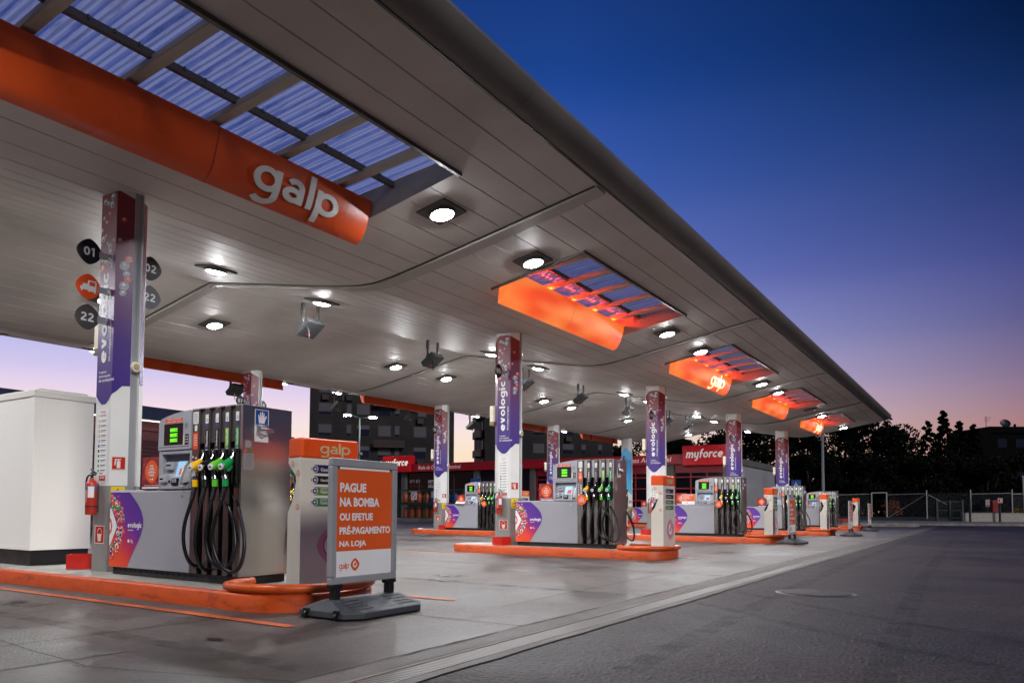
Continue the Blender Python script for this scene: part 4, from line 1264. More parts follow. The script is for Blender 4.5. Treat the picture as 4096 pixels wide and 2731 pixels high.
    es.poly([(-.16, -.0105, 1.79), (-.10, -.0105, 1.755), (-.04, -.0105, 1.79), (-.10, -.0105, 1.772)], 1)
    es.rect((-.30, -.0085, 1.68), X_, Z_, .095, .085, 2); es.rect((-.285, -.0085, 1.475), X_, Z_, .155, .19, 2)
    for i in range(7): es.rect((-.29 + .01 * (i % 2), -.0095, 1.55 - i * .024), X_, Z_, .11, .006, 3)
    es.rect((-.265, -.0085, 1.60), X_, Z_, .04, .03, 4); es.rect((-.33, -.0085, 1.597), X_, Z_, .04, .014, 2)
    es.build('notice_stickers', [white, blue_sign, grey_print, dark_steel, green], tower)
    gv = MB(); gv.prism([(-.19, y_, z_) for y_, z_ in ((-.008, 1.93), (-.05, 1.925), (-.12, 1.87), (-.12, 1.845), (-.008, 1.80))], (.19, 0, 0), 0)
    gv.build('glove_dispenser', chrome, tower, bevel=.01)
    # fuel labels on the ribs
    lm = [lab_black, lab_black, lab_lime, lab_green]
    nm = ['Gasóleo', 'GasóleoSimples', 'Gasolina98', 'Gasolina95']
    for i, (y0, y1) in enumerate(RIBS[1:]):
        ym = (y0 + y1) / 2 if i < 3 else .085
        for s in (-1, 1):
            mb = MB(); fx = s * .3875
            mb.rect((fx, ym, 2.015), Y_, Z_, .06, .11, 1); mb.rect((fx + s * .001, ym, 2.0), Y_, Z_, .032, .032, 3); mb.rect((fx + s * .0015, ym, 2.0), Y_, Z_, .024, .024, 1)
            mb.rect((fx, ym, 1.93), Y_, Z_, .03, .04, 4)
            mb.rect((fx, ym, 1.745), Y_, Z_, .062, .27, 0)
            if s < 0: mb.text(nm[i], (fx - .001, ym, 1.765), Z_, Y_, .2, .036, 2, 1); mb.rect((fx - .001, ym, 1.63), Y_, Z_, .04, .012, 2)
            mb.build('fuel_label', [lm[i], white, white, dark_print, blue_sign], tower)
    mb = MB(); ym = .884; fx = -.3875
    mb.rect((fx, ym, 2.04), Y_, Z_, .105, .15, 0); mb.rect((fx, ym - .005, 1.91), Y_, Z_, .05, .07, 0); mb.rect((fx, ym, 1.75), Y_, Z_, .1, .21, 1)
    for i in range(5): mb.rect((fx - .001, ym, 2.09 - i * .025), Y_, Z_, .075, .006, 3); mb.rect((fx - .001, ym, 1.82 - i * .03), Y_, Z_, .07, .008, 0)
    for i in range(4):
        z = 1.55 - i * .062; mb.disc((fx, .928, z), Y_, Z_, .021, 12, 2); mb.disc((fx - .001, .928, z), Y_, Z_, .014, 10, 0)
    mb.disc((fx, .928, 1.55 - 4 * .062), Y_, Z_, .021, 12, 0)
    for i in range(11): mb.rect((fx, .865, 1.535 - i * .04), Y_, Z_, .035, .018, 0)
    mb.build('instruction_stickers', [white, orange, red_sign, dark_print], tower)
    # nozzles, boots and hoses on both sides
    for s in (-1, 1):
        for i, (c1, c2, ym) in enumerate(NOZ):
            y0, y1 = RIBS[i + 1]; ymr = ym
            bt = MB(); bt.box(*sorted((s * -.40 * -1, s * .386)), ymr - .044, ymr + .044, 1.16, 1.62, 0)
            bt.box(*sorted((s * .40, s * .43)), ymr - .044, ymr - .030, 1.2, 1.6, 0); bt.box(*sorted((s * .40, s * .43)), ymr + .030, ymr + .044, 1.2, 1.6, 0)
            bt.box(*sorted((s * .40, s * .44)), ymr - .044, ymr + .044, 1.575, 1.625, 0); bt.disc((s * .4425, ymr, 1.6), Y_, Z_, .007, 8, 1)
            boot = bt.build('nozzle_boot', [black, white], tower, bevel=.006)
            nz_ = MB()
            P = lambda x, y, z: (s * x, ymr + y, z)
            # body: fat gun shape swept by radius, spout up into the boot, handle end outward
            nz_.tube([P(.60, .0, 1.40), P(.575, .0, 1.408), P(.53, .0, 1.43), P(.49, .0, 1.462), P(.465, .0, 1.495)], [.045, .056, .052, .042, .03], 14)
            nz_.tube([P(.575, 0, 1.395), P(.545, 0, 1.36), P(.50, 0, 1.365), P(.455, .0, 1.41)], [.03, .034, .03, .016], 10)
            noz = nz_.build('nozzle', c1, tower, smooth=True)
            MB().tube([P(.47, 0, 1.485), P(.445, 0, 1.53), P(.425, 0, 1.585), P(.40, 0, 1.61)], [.018, .016, .015, .013], 10).build('spout', chrome, noz, smooth=True)
            MB().tube([P(.60, 0, 1.40), P(.622, 0, 1.396)], .037, 14, 0).rect(P(.6235, 0, 1.396), Y_, Z_, .04, .016, 1).build('end_badge', [white, dark_print], noz)
            hp_ = [(s * -x, y_ - (NOZ[i][2] - ymr), z_) for x, y_, z_ in HOSES[i]]
            cl = MB(); x_, y_, z_ = hp_[0]
            cl.tube([(s * .565, ymr - .005, 1.365), (s * .56, ymr - .01, 1.29)], .03, 12, 1)
            cl.tube([(s * .56, ymr - .01, 1.29), (s * .56, (ymr + y_) / 2 - .01, 1.25)], .034, 12, 2)
            cl.tube([(s * .56, (ymr + y_) / 2 - .01, 1.25), (s * .56, y_, 1.165)], .036, 12, 0)
            cl.build('hose_collar', [c2 if i != 1 else black, black if i else mat('clear_collar', '#b9b9b4', .3), chrome], noz, smooth=True)
            # ribbed sleeve
            sv = MB(); a0, a1 = Vector(hp_[0]), Vector(hp_[1]); n = 9
            pts = [a0.lerp(a1, j / (2 * n)) for j in range(2 * n + 1)]
            sv.tube(pts, [.033 if j % 2 else .026 for j in range(2 * n + 1)], 10)
            sv.build('hose_sleeve', black, noz)
            MB().tube(hose_path(hp_), .0228, 10).build('hose', rubber, tower, smooth=True)
    # payment head
    hd_ = MB()
    top = [(.964, 2.150), (1.10, 2.142), (1.28, 2.125), (1.45, 2.098), (1.58, 2.066), (1.625, 2.04), (1.64, 2.0)]
    prof = [(.964, 1.655)] + top + [(1.65, 1.655)]
    hd_.prism([(-.40, y_, z_) for y_, z_ in prof], (.80, 0, 0), 0)
    head = hd_.build('payment_head', head_grey, t, bevel=.014)
    lo = MB()
    lo.box(-.385, -.27, 1.585, 1.65, 1.15, 1.65); lo.box(-.385, -.27, .966, 1.0, 1.15, 1.65); lo.box(-.395, -.27, 1.0, 1.585, 1.15, 1.195); lo.box(-.385, -.27, 1.0, 1.585, 1.60, 1.65)
    lo.box(-.27, .385, .966, 1.65, 1.15, 1.652)
    lo.add([(-.385, 1.585, 1.195), (-.385, 1.0, 1.195), (-.28, 1.0, 1.6), (-.28, 1.585, 1.6)], [(0, 1, 2, 3)])
    lo.build('payment_recess', head_grey, head, bevel=.008)
    sx = lambda z, o=.004: -.385 + (z - 1.195) / .405 * .105 - o
    MB().poly([(sx(1.31), 1.33, 1.31), (sx(1.31), 1.11, 1.31), (sx(1.51), 1.11, 1.51), (sx(1.51), 1.33, 1.51)]).build('touch_screen', screen_m, head)
    sd = MB()
    sd.poly([(sx(1.33, .007), 1.27, 1.33), (sx(1.33, .007), 1.16, 1.33), (sx(1.42, .007), 1.15, 1.42), (sx(1.42, .007), 1.26, 1.42)], 0)
    sd.rect((sx(1.46, .006), 1.22, 1.46), -Y_, Vector((.25, 0, .97)), .1, .016, 1)
    sd.build('screen_graphics', [orange, cream], head)
    cr = MB()
    cr.obox((sx(1.45) - .02, 1.45, 1.45), (.035, 0, 0), (0, .075, 0), (.01, 0, .055)); cr.obox((sx(1.29) - .02, 1.515, 1.285), (.045, 0, 0), (0, .065, 0), (.01, 0, .055))
    cr.build('card_reader', mat('reader_grey', '#9b9da4', .3, var=.03), head, bevel=.018)
    cs = MB(); cs.rect((sx(1.46) - .058, 1.45, 1.46), Y_, Z_, .1, .02); cs.rect((sx(1.29) - .068, 1.515, 1.275), Y_, Z_, .07, .035); cs.obox((sx(1.24) - .012, 1.285, 1.245), (.012, 0, 0), (0, .06, 0), (.005, 0, .045)); cs.disc((sx(1.25) - .006, 1.42, 1.25), Y_, Z_, .022, 12)
    cs.build('card_slot', blackg, head)
    kp = MB()
    for a_ in range(3):
        for b_ in range(3): kp.rect((sx(1.245) - .026, 1.255 + a_ * .03, 1.22 + b_ * .025), Y_, Z_, .018, .013)
    kp.build('key_buttons', white, head)
    wl = MB(); pr_ = [(1.20, 0), (1.20, .12), (1.30, .14), (1.42, .12), (1.5, .06), (1.52, 0)]
    wl.prism([(sx(z_) - d_ * .62, 1.10, z_) for z_, d_ in pr_], (0, -.022, 0)); wl.add([(sx(1.22) - .06, 1.1, 1.22), (sx(1.22) - .005, 1.0, 1.24), (sx(1.48) - .0, 1.0, 1.48), (sx(1.46) - .04, 1.1, 1.46)], [(0, 1, 2, 3)])
    wl.build('privacy_hood', alu, head, bevel=.006)
    dp = MB(); dp.rect((-.4025, 1.325, 1.855), Y_, Z_, .40, .275, 0)
    disp = dp.build('display_window', blackg, head)
    lc = MB()
    for i in range(3): lc.rect((-.4035, 1.315, 1.91 - i * .066), Y_, Z_, .155, .044, 0)
    for i, q in enumerate(('20.00', '1 1.88', '1.699')): lc.text(q, (-.4045, 1.27, 1.91 - i * .066), -Y_, Z_, .07, .026, 1, .5)
    lc.build('price_readout', [lcd, mat('lcd_dark', '#1f5a10', .4, var=0)], disp)
    st = MB(); st.rect((-.4025, 1.32, 2.03), Y_, Z_, .36, .055, 0)
    st.text('+ SIMPLES   PAGUE AQUI', (-.4035, 1.32, 2.046), -Y_, Z_, .3, .017, 1, .6)
    for i in range(3): st.text('123'[i], (-.4035, 1.46 - i * .11, 2.018), -Y_, Z_, None, .024, 1, 1.2); st.rect((-.4035, 1.415 - i * .11, 2.018), Y_, Z_, .06, .008, 1)
    st.build('orange_sticker', [orange, white], head)
    kk = MB(); kk.rect((-.4025, 1.045, 1.78), Y_, Z_, .075, .13, 0); kk.rect((-.4025, 1.105, 1.77), Y_, Z_, .03, .13, 2)
    for a_ in range(2):
        for b_ in range(3): kk.disc((-.4035, 1.03 + a_ * .03, 1.745 + b_ * .035), Y_, Z_, .009, 8, 1)
    for i in range(5): kk.rect((-.4025, 1.06, 1.925 + i * .016), Y_, Z_, .07 - abs(i - 2) * .014, .005, 3)
    kk.build('side_keypad', [blackg, white, cream, dark_steel], head)
    MB().box(-.402, -.398, .99, 1.63, 1.69, 1.697).build('head_groove', dark_steel, head)
    return t


pump0 = make_pump()
pump0['label'] = 'nearest fuel pump with stainless end panel and purple-orange cabinet film'
for k in range(1, 5):
    dup(pump0, (6.275 + k * BAY, 7.32 + DYK[k], .2), f'{ORD[k]} fuel pump in the front row, behind the {"second" if k == 1 else ORD[k]} column base')
for k in range(1, 5):
    dup(pump0, (6.275 + k * BAY, 7.32 + DY, .2), f'{ORD[k - 1]} fuel pump in the back row' if k > 1 else 'back-row fuel pump hidden behind the nearest pump')

# posters standing on the cabinets
def make_poster():
    t = thing('promotional_poster', '', 'poster', (5.93, 8.98, 1.36), 0, 'dark red posters on the pump cabinets')
    MB().box(.0, .012, 0, .42, 0, .425).build('board', poster_red, t)
    mb = MB()
    ring = squircle((-.003, .2, .23), -Y_, Z_, .155, 1.75, 36)
    mb.poly(ring, 0)
    for i, (q, w_, h_) in enumerate((('PÕE', .075, .034), ('A NOSSA', .13, .03), ('ENERGIA', .14, .03), ('NO PEDAL', .12, .03))):
        mb.text(q, (-.005, .2, .305 - i * .041), -Y_, Z_, w_, h_, 1, 1.5, slant=.05)
    for i, q in enumerate((.29, .25, .21)): mb.rect((-.005, .31 - i * .01, q), Y_, Z_, .03, .005, 1); mb.rect((-.005, .10 + i * .01, q), Y_, Z_, .03, .005, 1)
    mb.word('galp', (-.005, .22, .125), -Y_, Z_, .045, .022, 1, .2); mb.disc((-.005, .175, .127), Y_, Z_, .014, 10, 1)
    mb.text('Posto oficial da Volta a Portugal', (-.003, .2, .045), -Y_, Z_, .33, .018, 1, .4)
    rn = random.Random(2)
    for i in range(44):
        y_, z_ = rn.uniform(.02, .4), rn.uniform(.07, .41)
        if (y_ - .2) ** 2 + (z_ - .23) ** 2 < .03: continue
        a = rn.uniform(0, 3.14); mb.rect((-.0015, y_, z_), Vector((0, math.cos(a), math.sin(a))), Vector((0, -math.sin(a), math.cos(a))), rn.uniform(.03, .08), .006, 2)
    mb.build('lettering', [orange_p, white, mat('poster_streak', '#d0603a', .5)], t)
    MB().box(-.05, .06, -.02, .34, .0, .022).build('foot', white, t, bevel=.004)
    return t


ps = make_poster(); ps['label'] = 'dark red poster with orange emblem on the nearest pump cabinet'
PSY = {1: 9.05, 2: 9.3, 3: 9.0, 4: 9.0}
for k in range(1, 5): dup(ps, (5.93 + k * BAY, PSY[k], 1.36), f'dark red poster with orange emblem on the {ORD[k]} front pump')
for k in range(1, 5): dup(ps, (5.93 + k * BAY, 9.0 + DY, 1.36), f'dark red poster with orange emblem on the {ORD[k - 1]} back-row pump')


def make_paper(loc, label, tilt):
    t = thing('prepayment_notice', label, 'notice', loc)
    t.rotation_euler = (0, tilt, 0)
    MB().box(0, .01, 0, .5, 0, .39).build('board', white, t)
    mb = MB(); mb.rect((-.002, .25, .25), Y_, Z_, .48, .26, 0)
    for i, q in enumerate(('PAGUE NA BOMBA', 'OU EFETUE', 'PRÉ-PAGAMENTO', 'NA LOJA')): mb.text(q, (-.004, .45, .335 - i * .054), -Y_, Z_, None, .034, 1, 1.5, anchor=0)
    mb.word('galp', (-.004, .36, .06), -Y_, Z_, .08, .035, 2, .2); mb.disc((-.002, .29, .065), Y_, Z_, .022, 10, 2)
    mb.build('lettering', [orange_p, white, orange], t)


make_paper((5.9 + 2 * BAY, 8.97, 1.36), 'orange and white notice leaning beside the payment head of the third pump', .06)
make_paper((5.92 + 2 * BAY - .12, 8.95 + DY, 1.38), 'orange and white notice lying tilted on the back-row pump cabinet', .75)


def make_tagdisc(loc, label):
    t = thing('hanging_tag', label, 'tag', loc, 0, 'round orange tags hung on nozzles')
    mb = MB(); ring = squircle((0, 0, 0), -Y_, Z_, .13, 1.8, 30); mb.prism(ring, (.006, 0, 0)); mb.build('disc', orange_p, t)
    mb = MB()
    for i, q in enumerate(('PÕE', 'A NOSSA', 'ENERGIA', 'NO PEDAL')): mb.text(q, (-.003, 0, .06 - i * .035), -Y_, Z_, None, .024, 0, 1.2)
    mb.build('lettering', white, t)


make_tagdisc((6.275 + BAY - .66, 7.32 + .07 + .72, 1.37), 'round orange tag hung on the yellow nozzle of the second pump')
make_tagdisc((6.275 + 2 * BAY - .66, 7.3 + .72, 1.37), 'round orange tag hung on the yellow nozzle of the third pump')
make_tagdisc((6.275 + BAY - .66, 7.32 + DY + .05, 1.4), 'round orange tag seen between the nearest pump and the totem')
make_tagdisc((6.275 + 2 * BAY - .66, 7.32 + DY + .45, 1.37), 'round orange tag hung on the back-row pump nozzle')

# ================================================================== TOTEMS at the island tips
def make_totem():
    t = thing('price_totem', '', 'totem', (6.21, 6.28, .2), 0, 'cream totems with orange caps')
    W_, D_ = .8, .30
    # side view (y,z) with the scooped notch on the far side
    side = [(0, .0), (D_, .0), (D_, .86), (.20, 1.0), (.115, 1.23), (.13, 1.3), (D_, 1.45), (D_, 1.515), (0, 1.515)]
    b_ = MB().prism([(0, y_, z_) for y_, z_ in side], (W_, 0, 0))
    b_.build('body', cream, t, bevel=.03, seg=3)
    MB().box(-.004, W_ + .004, -.004, D_ + .004, 1.512, 1.752).build('cap', orange, t, bevel=.028, seg=3)
    MB().box(.05, W_ - .05, .04, D_ - .03, -.01, .03).build('foot', cream, t)
    mb = MB(); mb.word('galp', (.46, -.0085, 1.615), X_, Z_, .42, .18, 0, .2, depth=(0, .004, 0))
    mb.build('cap_lettering', mat('gold_letter', '#c9b98a', .5, var=.15, scale=20), t)
    for i, (nm, mm) in enumerate((('Gasóleo', film_purple), ('GasóleoSimples', dark_print), ('Gasolina98', mat('film_lime', '#4f7a3c', .4)), ('Gasolina95', mat('film_green', '#2b7a50', .4)))):
        z = 1.385 - i * .132
        mb = MB(); x0, x1 = .13, .70
        pts = [(x0, z)] + [(x0 + .05, z + .05), (x1 - .03, z + .05), (x1, z + .03), (x1, z - .03), (x1 - .03, z - .05), (x0 + .05, z - .05)]
        mb.poly([(x, -.003, q) for x, q in pts], 0)
        mb.poly([(x0 + .055 + .042 * math.cos(q), -.0045, z + .042 * math.sin(q)) for q in [j * math.pi / 8 for j in range(16)]], 1)
        mb.poly([(x0 + .055 + .034 * math.cos(q), -.0055, z + .034 * math.sin(q)) for q in [j * math.pi / 8 for j in range(16)]], 3)
        mb.poly([(x0 + .036, -.0065, z), (x0 + .058, -.0065, z + .022), (x0 + .058, -.0065, z - .022)], 1); mb.rect((x0 + .065, -.0065, z), X_, Z_, .03, .01, 1)
        if i > 1: mb.word('evologic', (x0 + .18, -.0045, z + .03), X_, Z_, .1, .026, 2, .24)
        mb.text(nm, (x0 + .13, -.0045, z - .004), X_, Z_, None, .042, 2, .9, anchor=0)
        mb.build('fuel_plate', [mm, cream, cream, indigo], t)
    mb = MB(); c = Vector((.47, -.003, .47))
    mb.poly(squircle(c, X_, Z_, .25, 1.55), 0); mb.poly(squircle(c - Y_ * .001, X_, Z_, .235, 1.55), 1)
    n = 26
    for lay, (ro, ri, mm) in enumerate(((.78, .16, 2), (.70, .26, 3))):
        for j in range(n - 1):
            q = []
            for jj, rr in ((j, ro), (j + 1, ro), (j + 1, ri), (j, ri)):
                a = R(95 + 300 * jj / (n - 1)); kk = 1 - .4 * jj / (n - 1)
                q.append(c + Vector((math.cos(a) * rr * kk * .23, -.002 - lay * .001, math.sin(a) * rr * kk * .23 - .01)))
            mb.poly(q, mm)
    mb.build('emblem', [mat('emblem_rim', '#bfae9e', .3), mat('emblem_pink', '#d98aa4', .35), mat('emblem_mauve', '#a8506c', .35), white], t)
    for y_, z_ in ((.2, 1.44), (.07, 1.33), (.07, .93)):
        mb = MB(); mb.disc((-.004, y_, z_), Y_, Z_, .036, 12, 0); mb.disc((-.005, y_, z_), Y_, Z_, .026, 12, 1); mb.rect((-.006, y_, z_), Y_, Z_, .012, .026, 0)
        mb.build('round_pictogram', [orange_p, cream], t)
    MB().prism([(.1, y_, z_) for y_, z_ in ((D_ - .06, .9), (D_ + .03, .96), (.19, 1.2), (.14, 1.2))], (.25, 0, 0)).build('bucket_holder', black, t)
    return t


tot0 = make_totem(); tot0['label'] = 'nearest cream totem with orange cap, behind the board sign'
tot0.location = (6.225, 6.66, .2); tot0.rotation_euler = (0, 0, R(-13))
for k in range(1, 5): dup(tot0, (6.20 + k * BAY, 6.28 + (.05 if k == 4 else 0), .2), f'cream totem with orange cap at the tip of the {ORD[k]} front island', 0)
for k in range(1, 5): dup(tot0, (6.20 + k * BAY, 6.28 + DY, .2), f'cream totem with orange cap at the tip of the {ORD[k - 1]} back island', 0)

# ================================================================== BOARD SIGNS
def make_board():
    t = thing('pavement_sign', '', 'board sign', (6.10, 5.55, 0), 0, 'grey framed board signs on weighted bases')
    W_, z0, z1 = .52, .335, 1.635
    fr = MB()
    fr.box(-W_, W_, -.03, .03, z1 - .085, z1); fr.box(-W_, W_, -.03, .03, z0, z0 + .075); fr.box(-W_, -W_ + .085, -.031, .031, z0 + .075, z1 - .085); fr.box(W_ - .085, W_, -.031, .031, z0 + .075, z1 - .085)
    fr.build('frame', alu, t, bevel=.012)
    MB().box(-W_ + .08, W_ - .08, -.012, .012, z0 + .07, z1 - .08).build('backing', dark_steel, t)
    mb = MB()
    mb.poly([(-.435, -.0135, .385), (.435, -.0135, .385), (.435, -.0135, .672), (-.435, -.0135, .672)], 1)
    mb.poly([(-.435, -.0135, .672), (.435, -.0135, .672), (.435, -.0135, 1.525), (-.435, -.0135, 1.525)], 0)
    mb.poly([(-.39, -.0125, 1.525), (.40, -.0125, 1.525), (.40, -.0125, 1.547), (-.39, -.0125, 1.547)], 1)
    pos = mb.build('poster', [orange_p, white], t)
    for q, w_, h_, z in (('PAGUE', .40, .097, 1.335), ('NA BOMBA', .615, .097, 1.183), ('OU EFETUE', .51, .078, 1.028), ('PRÉ-PAGAMENTO', .80, .095, .893), ('NA LOJA', .41, .078, .74)):
        MB().text(q, (-.385, -.015, z), X_, Z_, w_, h_, 0, 2.2, anchor=0).build('text_line', white, pos)
    mb = MB(); mb.word('galp', (-.31, -.015, .513), X_, Z_, .145, .085, 0, .2)
    emblem(mb, (-.145, -.015, .527), X_, Z_, -Y_, .068, 0, 1)
    mb.build('emblem', [orange_p, white], pos)
    for s in (-1, 1):
        MB().box(s * .425 - .045, s * .425 + .045, -.04, .04, .17, .30).box(s * .425 - .085, s * .425 + .085, -.036, .036, .295, .337).build('spring_leg', black, t, bevel=.01)
    # weighted base: low eight-sided plate rising to a ridge
    o = [(-.62, -.30), (-.45, -.43), (.45, -.43), (.62, -.30), (.62, .30), (.45, .43), (-.45, .43), (-.62, .30)]
    zlo, zmid = .02, .085
    rid = [(-.52, -.05), (-.5, -.09), (.5, -.09), (.52, -.05), (.52, .05), (.5, .09), (-.5, .09), (-.52, .05)]
    mb = MB(); vs = [(x, y, zlo) for x, y in o] + [(x, y, zmid) for x, y in o] + [(x, y, .185) for x, y in rid]
    mb.add(vs, [tuple(range(7, -1, -1))] + [(i, (i + 1) % 8, 8 + (i + 1) % 8, 8 + i) for i in range(8)] + [(8 + i, 8 + (i + 1) % 8, 16 + (i + 1) % 8, 16 + i) for i in range(8)] + [tuple(range(16, 24))])
    base = mb.build('base', mat('base_grey', '#3f4247', .6, var=.15, scale=10, bump=.2, bscale=80), t, bevel=.012)
    for sgn in (-1, 1):
        for xg in (-.36, .30):
            tr = MB()
            for i in range(4):
                f = .25 + i * .2; y_ = sgn * (.43 - f * .34); z_ = zmid + f * .1 + .0025
                tr.obox((xg, y_, z_), (.13, 0, 0), (0, .004, 0), (0, 0, .002))
            for i in range(5): tr.add([(xg - .13 + i * .065 + q, sgn * (.43 - f * .34), zmid + f * .1 + .0045) for q, f in ((-.004, .2), (.004, .2), (.004, .9), (-.004, .9))], [(0, 1, 2, 3)])
            tr.build('grip_pad', mat('rib_grey', '#2b2d31', .7), base)
    for y_ in (-.22, .20):
        MB().tube([(-.615, y_ - .015, .043), (-.615, y_ + .015, .043)], .042, 14).box(-.635, -.55, y_ - .035, y_ + .035, .07, .105).build('wheel', black, base)
    return t


bd = make_board(); bd['label'] = 'nearest orange board sign reading PAGUE NA BOMBA in front of the totem'
bd.location = (6.10, 5.55, 0)
for k, x, y_ in ((2, 27.8, 5.55), (3, 38.9, 5.2), (4, 50.4, 5.72)):
    dup(bd, (x, y_, 0), f'board sign seen edge-on by the {ORD[k]} island tip')

# ================================================================== SMALL THINGS ON THE ISLANDS
def make_extinguisher():
    t = thing('fire_extinguisher', '', 'fire extinguisher', (XC - H0 - .095, 10.68, 0), 0, 'fire extinguishers hung on the columns')
    MB().lathe([(.03, 1.0), (.07, 1.005), (.08, 1.02), (.08, 1.42), (.075, 1.46), (.05, 1.495), (.028, 1.51), (.025, 1.535)], (0, 0, 0), 24).build('cylinder', mat('extinguisher_red', '#b53a2c', .35, var=.06, scale=6), t, smooth=True)
    MB().lathe([(.081, 1.36), (.081, 1.405)], (0, 0, 0), 24, 0).build('blue_band', mat('band_blue', '#2a6aa8', .4), t, smooth=True)
    MB().lathe([(.0815, 1.115), (.0815, 1.13)], (0, 0, 0), 24, 0).build('strap', black, t, smooth=True)
    lb = MB(); n = 6
    for i in range(n):
        a0, a1 = R(205 + i * 10), R(205 + (i + 1) * 10)
        lb.poly([(.0815 * math.cos(a), .0815 * math.sin(a), z) for a, z in ((a0, 1.25), (a1, 1.25), (a1, 1.41), (a0, 1.41))], 0)
    for j in range(6):
        a0, a1 = R(150), R(195); lb.poly([(.0812 * math.cos(a), .0812 * math.sin(a), z) for a, z in ((a0, 1.34 - j * .03), (R(172), 1.34 - j * .03), (a1, 1.34 - j * .03), (a1, 1.332 - j * .03), (R(172), 1.332 - j * .03), (a0, 1.332 - j * .03))], 0)
    lb.build('white_label', white, t)
    v = MB(); v.tube([(0, 0, 1.53), (0, 0, 1.575)], .02, 10); v.obox((0, -.03, 1.59), (.012, 0, 0), (0, .055, .016), (0, -.003, .008)); v.obox((0, -.045, 1.625), (.012, 0, 0), (0, .07, .032), (0, -.003, .007))
    v.build('valve_handle', black, t)
    MB().tube(hose_path([(0, .02, 1.57), (0, .09, 1.57), (-.01, .125, 1.5), (-.01, .13, 1.3), (-.01, .12, 1.1), (-.01, .115, 1.02)]), .013, 8).build('hose', black, t, smooth=True)
    MB().box(.07, .10, -.03, .03, 1.05, 1.45).build('wall_bracket', dark_steel, t)
    return t


fe = make_extinguisher(); fe['label'] = 'red fire extinguisher on the nearest column above the red box'
for k, y_, bk in cols[1:]:
    dup(fe, (XC - H0 - .095 + k * BAY, y_ + .08, 0), f'red fire extinguisher on the column numbered {NUM[k, bk]}')


def sandbox(loc, rz, label, tilt=False):
    t = thing('sand_box', label, 'sand box', loc, rz, 'red metal sand boxes on the islands')
    mb = MB(); w_, d_, h = .19, .16, .21
    mb.box(-w_, w_, -d_, -d_ + .012, 0, h); mb.box(-w_, w_, d_ - .012, d_, 0, h); mb.box(-w_, -w_ + .012, -d_ + .012, d_ - .012, 0, h); mb.box(w_ - .012, w_, -d_ + .012, d_ - .012, 0, h); mb.box(-w_ + .012, w_ - .012, -d_ + .012, d_ - .012, 0, .012)
    mb.build('box', red, t)
    MB().box(-w_ + .012, w_ - .012, -d_ + .012, d_ - .012, h - .07, h - .06).build('sand', mat('sand', '#6e3a2a', .9), t)


sandbox((6.16, 11.23, .2), R(-40), 'red box of sand on the near island beside the cabin')
sandbox((16.84, 10.5, .2), R(-8), 'red box of sand at the foot of the second front column')
sandbox((6.0 + 2 * BAY, 10.25 + DY, .2), R(10), 'red box of sand beside the back-row pump of column 11')
sandbox((28.05, 10.9, .2), R(0), 'red box of sand behind the third front totem')
sandbox((6.05 + 4 * BAY, 10.3 + DY, .2), R(0), 'red box of sand at the foot of the blue back column')
MB_ = MB().lathe([(.0, 0), (.10, 0), (.11, .02), (.11, .045), (.09, .06), (0, .06)], (0, 0, 0), 18)
o = MB_.build('white_lid', white, None); o.location = (27.62, 21.62, .2); tag(o, 'small white plastic tub lying on the back island end', 'tub')

# ================================================================== WHITE CABIN
kb = thing('equipment_cabin', 'white panelled cabin with black plinth on the near island', 'cabin', (5.91, 12.3, .2))
MB().box(.02, .93, .02, 4.3, 0, .235).build('plinth', black, kb)
wl = MB(); wl.box(0, .95, 0, 4.3, .235, 2.64, 0)
wl.build('wall_panels', mat('cabin_white', '#ebe9e4', .5, var=0, rvar=0), kb, bevel=.008)
cp = MB(); cp.box(-.006, .10, -.006, .05, .237, 2.638); cp.box(-.006, .05, .05, .13, .237, 2.638); cp.box(.10, .16, -.005, .0, .237, 2.638)
cp.box(-.004, .955, -.004, .0, .237, .30)
cp.box(-.005, -.001, .13, 4.3, .237, .3)
cp.build('corner_trim', mat('cabin_trim', '#eceae4', .45, var=0, rvar=0), kb, bevel=.004)
MB().box(-.02, .97, -.02, 4.32, 2.64, 2.75).build('roof_edge', mat('cabin_roof', '#e0ded8', .5, var=0, rvar=0), kb, bevel=.012)
MB().box(.12, .9, .12, 4.2, 2.75, 2.80).build('roof_panel', mat('cabin_roof2', '#cfcdc4', .4), kb, bevel=.01)
MB().tube([(.18, .6, 2.75), (.18, .6, 2.80)], .02, 8).box(.1, .22, .38, .5, 2.75, 2.775).build('roof_fitting', black, kb)

# ================================================================== WORKSHOP
wk = thing('tyre_workshop', 'low dark workshop with red fascia and myforce signs', 'workshop', (62, 16, 0))
wall_grey = mat('workshop_grey', '#8f9094', .6, var=.1, scale=.8)
wall_dark = mat('workshop_dark', '#17161a', .5, var=.2)
fas_red = mat('fascia_red', '#a81420', .4, var=.05)
frame_red = mat('frame_red', '#8a1020', .4, var=.08)
glass_dark = mat('dark_glass', '#0b0b10', .12, var=0, rvar=0)
pillar_m = mat('pillar_grey', '#5f5c58', .6, var=.15)
MB().box(.45, 12, 1.0, 37.6, 0, 5.1).build('main_block', wall_dark, wk)
MB().box(0.05, 11, 0, .9, 0, 4.78).build('side_wall', wall_grey, wk)
MB().box(-.1, 11.2, -.12, .95, 4.78, 5.28).build('concrete_parapet', mat('parapet_concrete', '#5d5a55', .8, var=.25, scale=1.5), wk)
MB().box(-.25, .5, .95, 34.2, 5.02, 5.84).build('fascia', fas_red, wk)
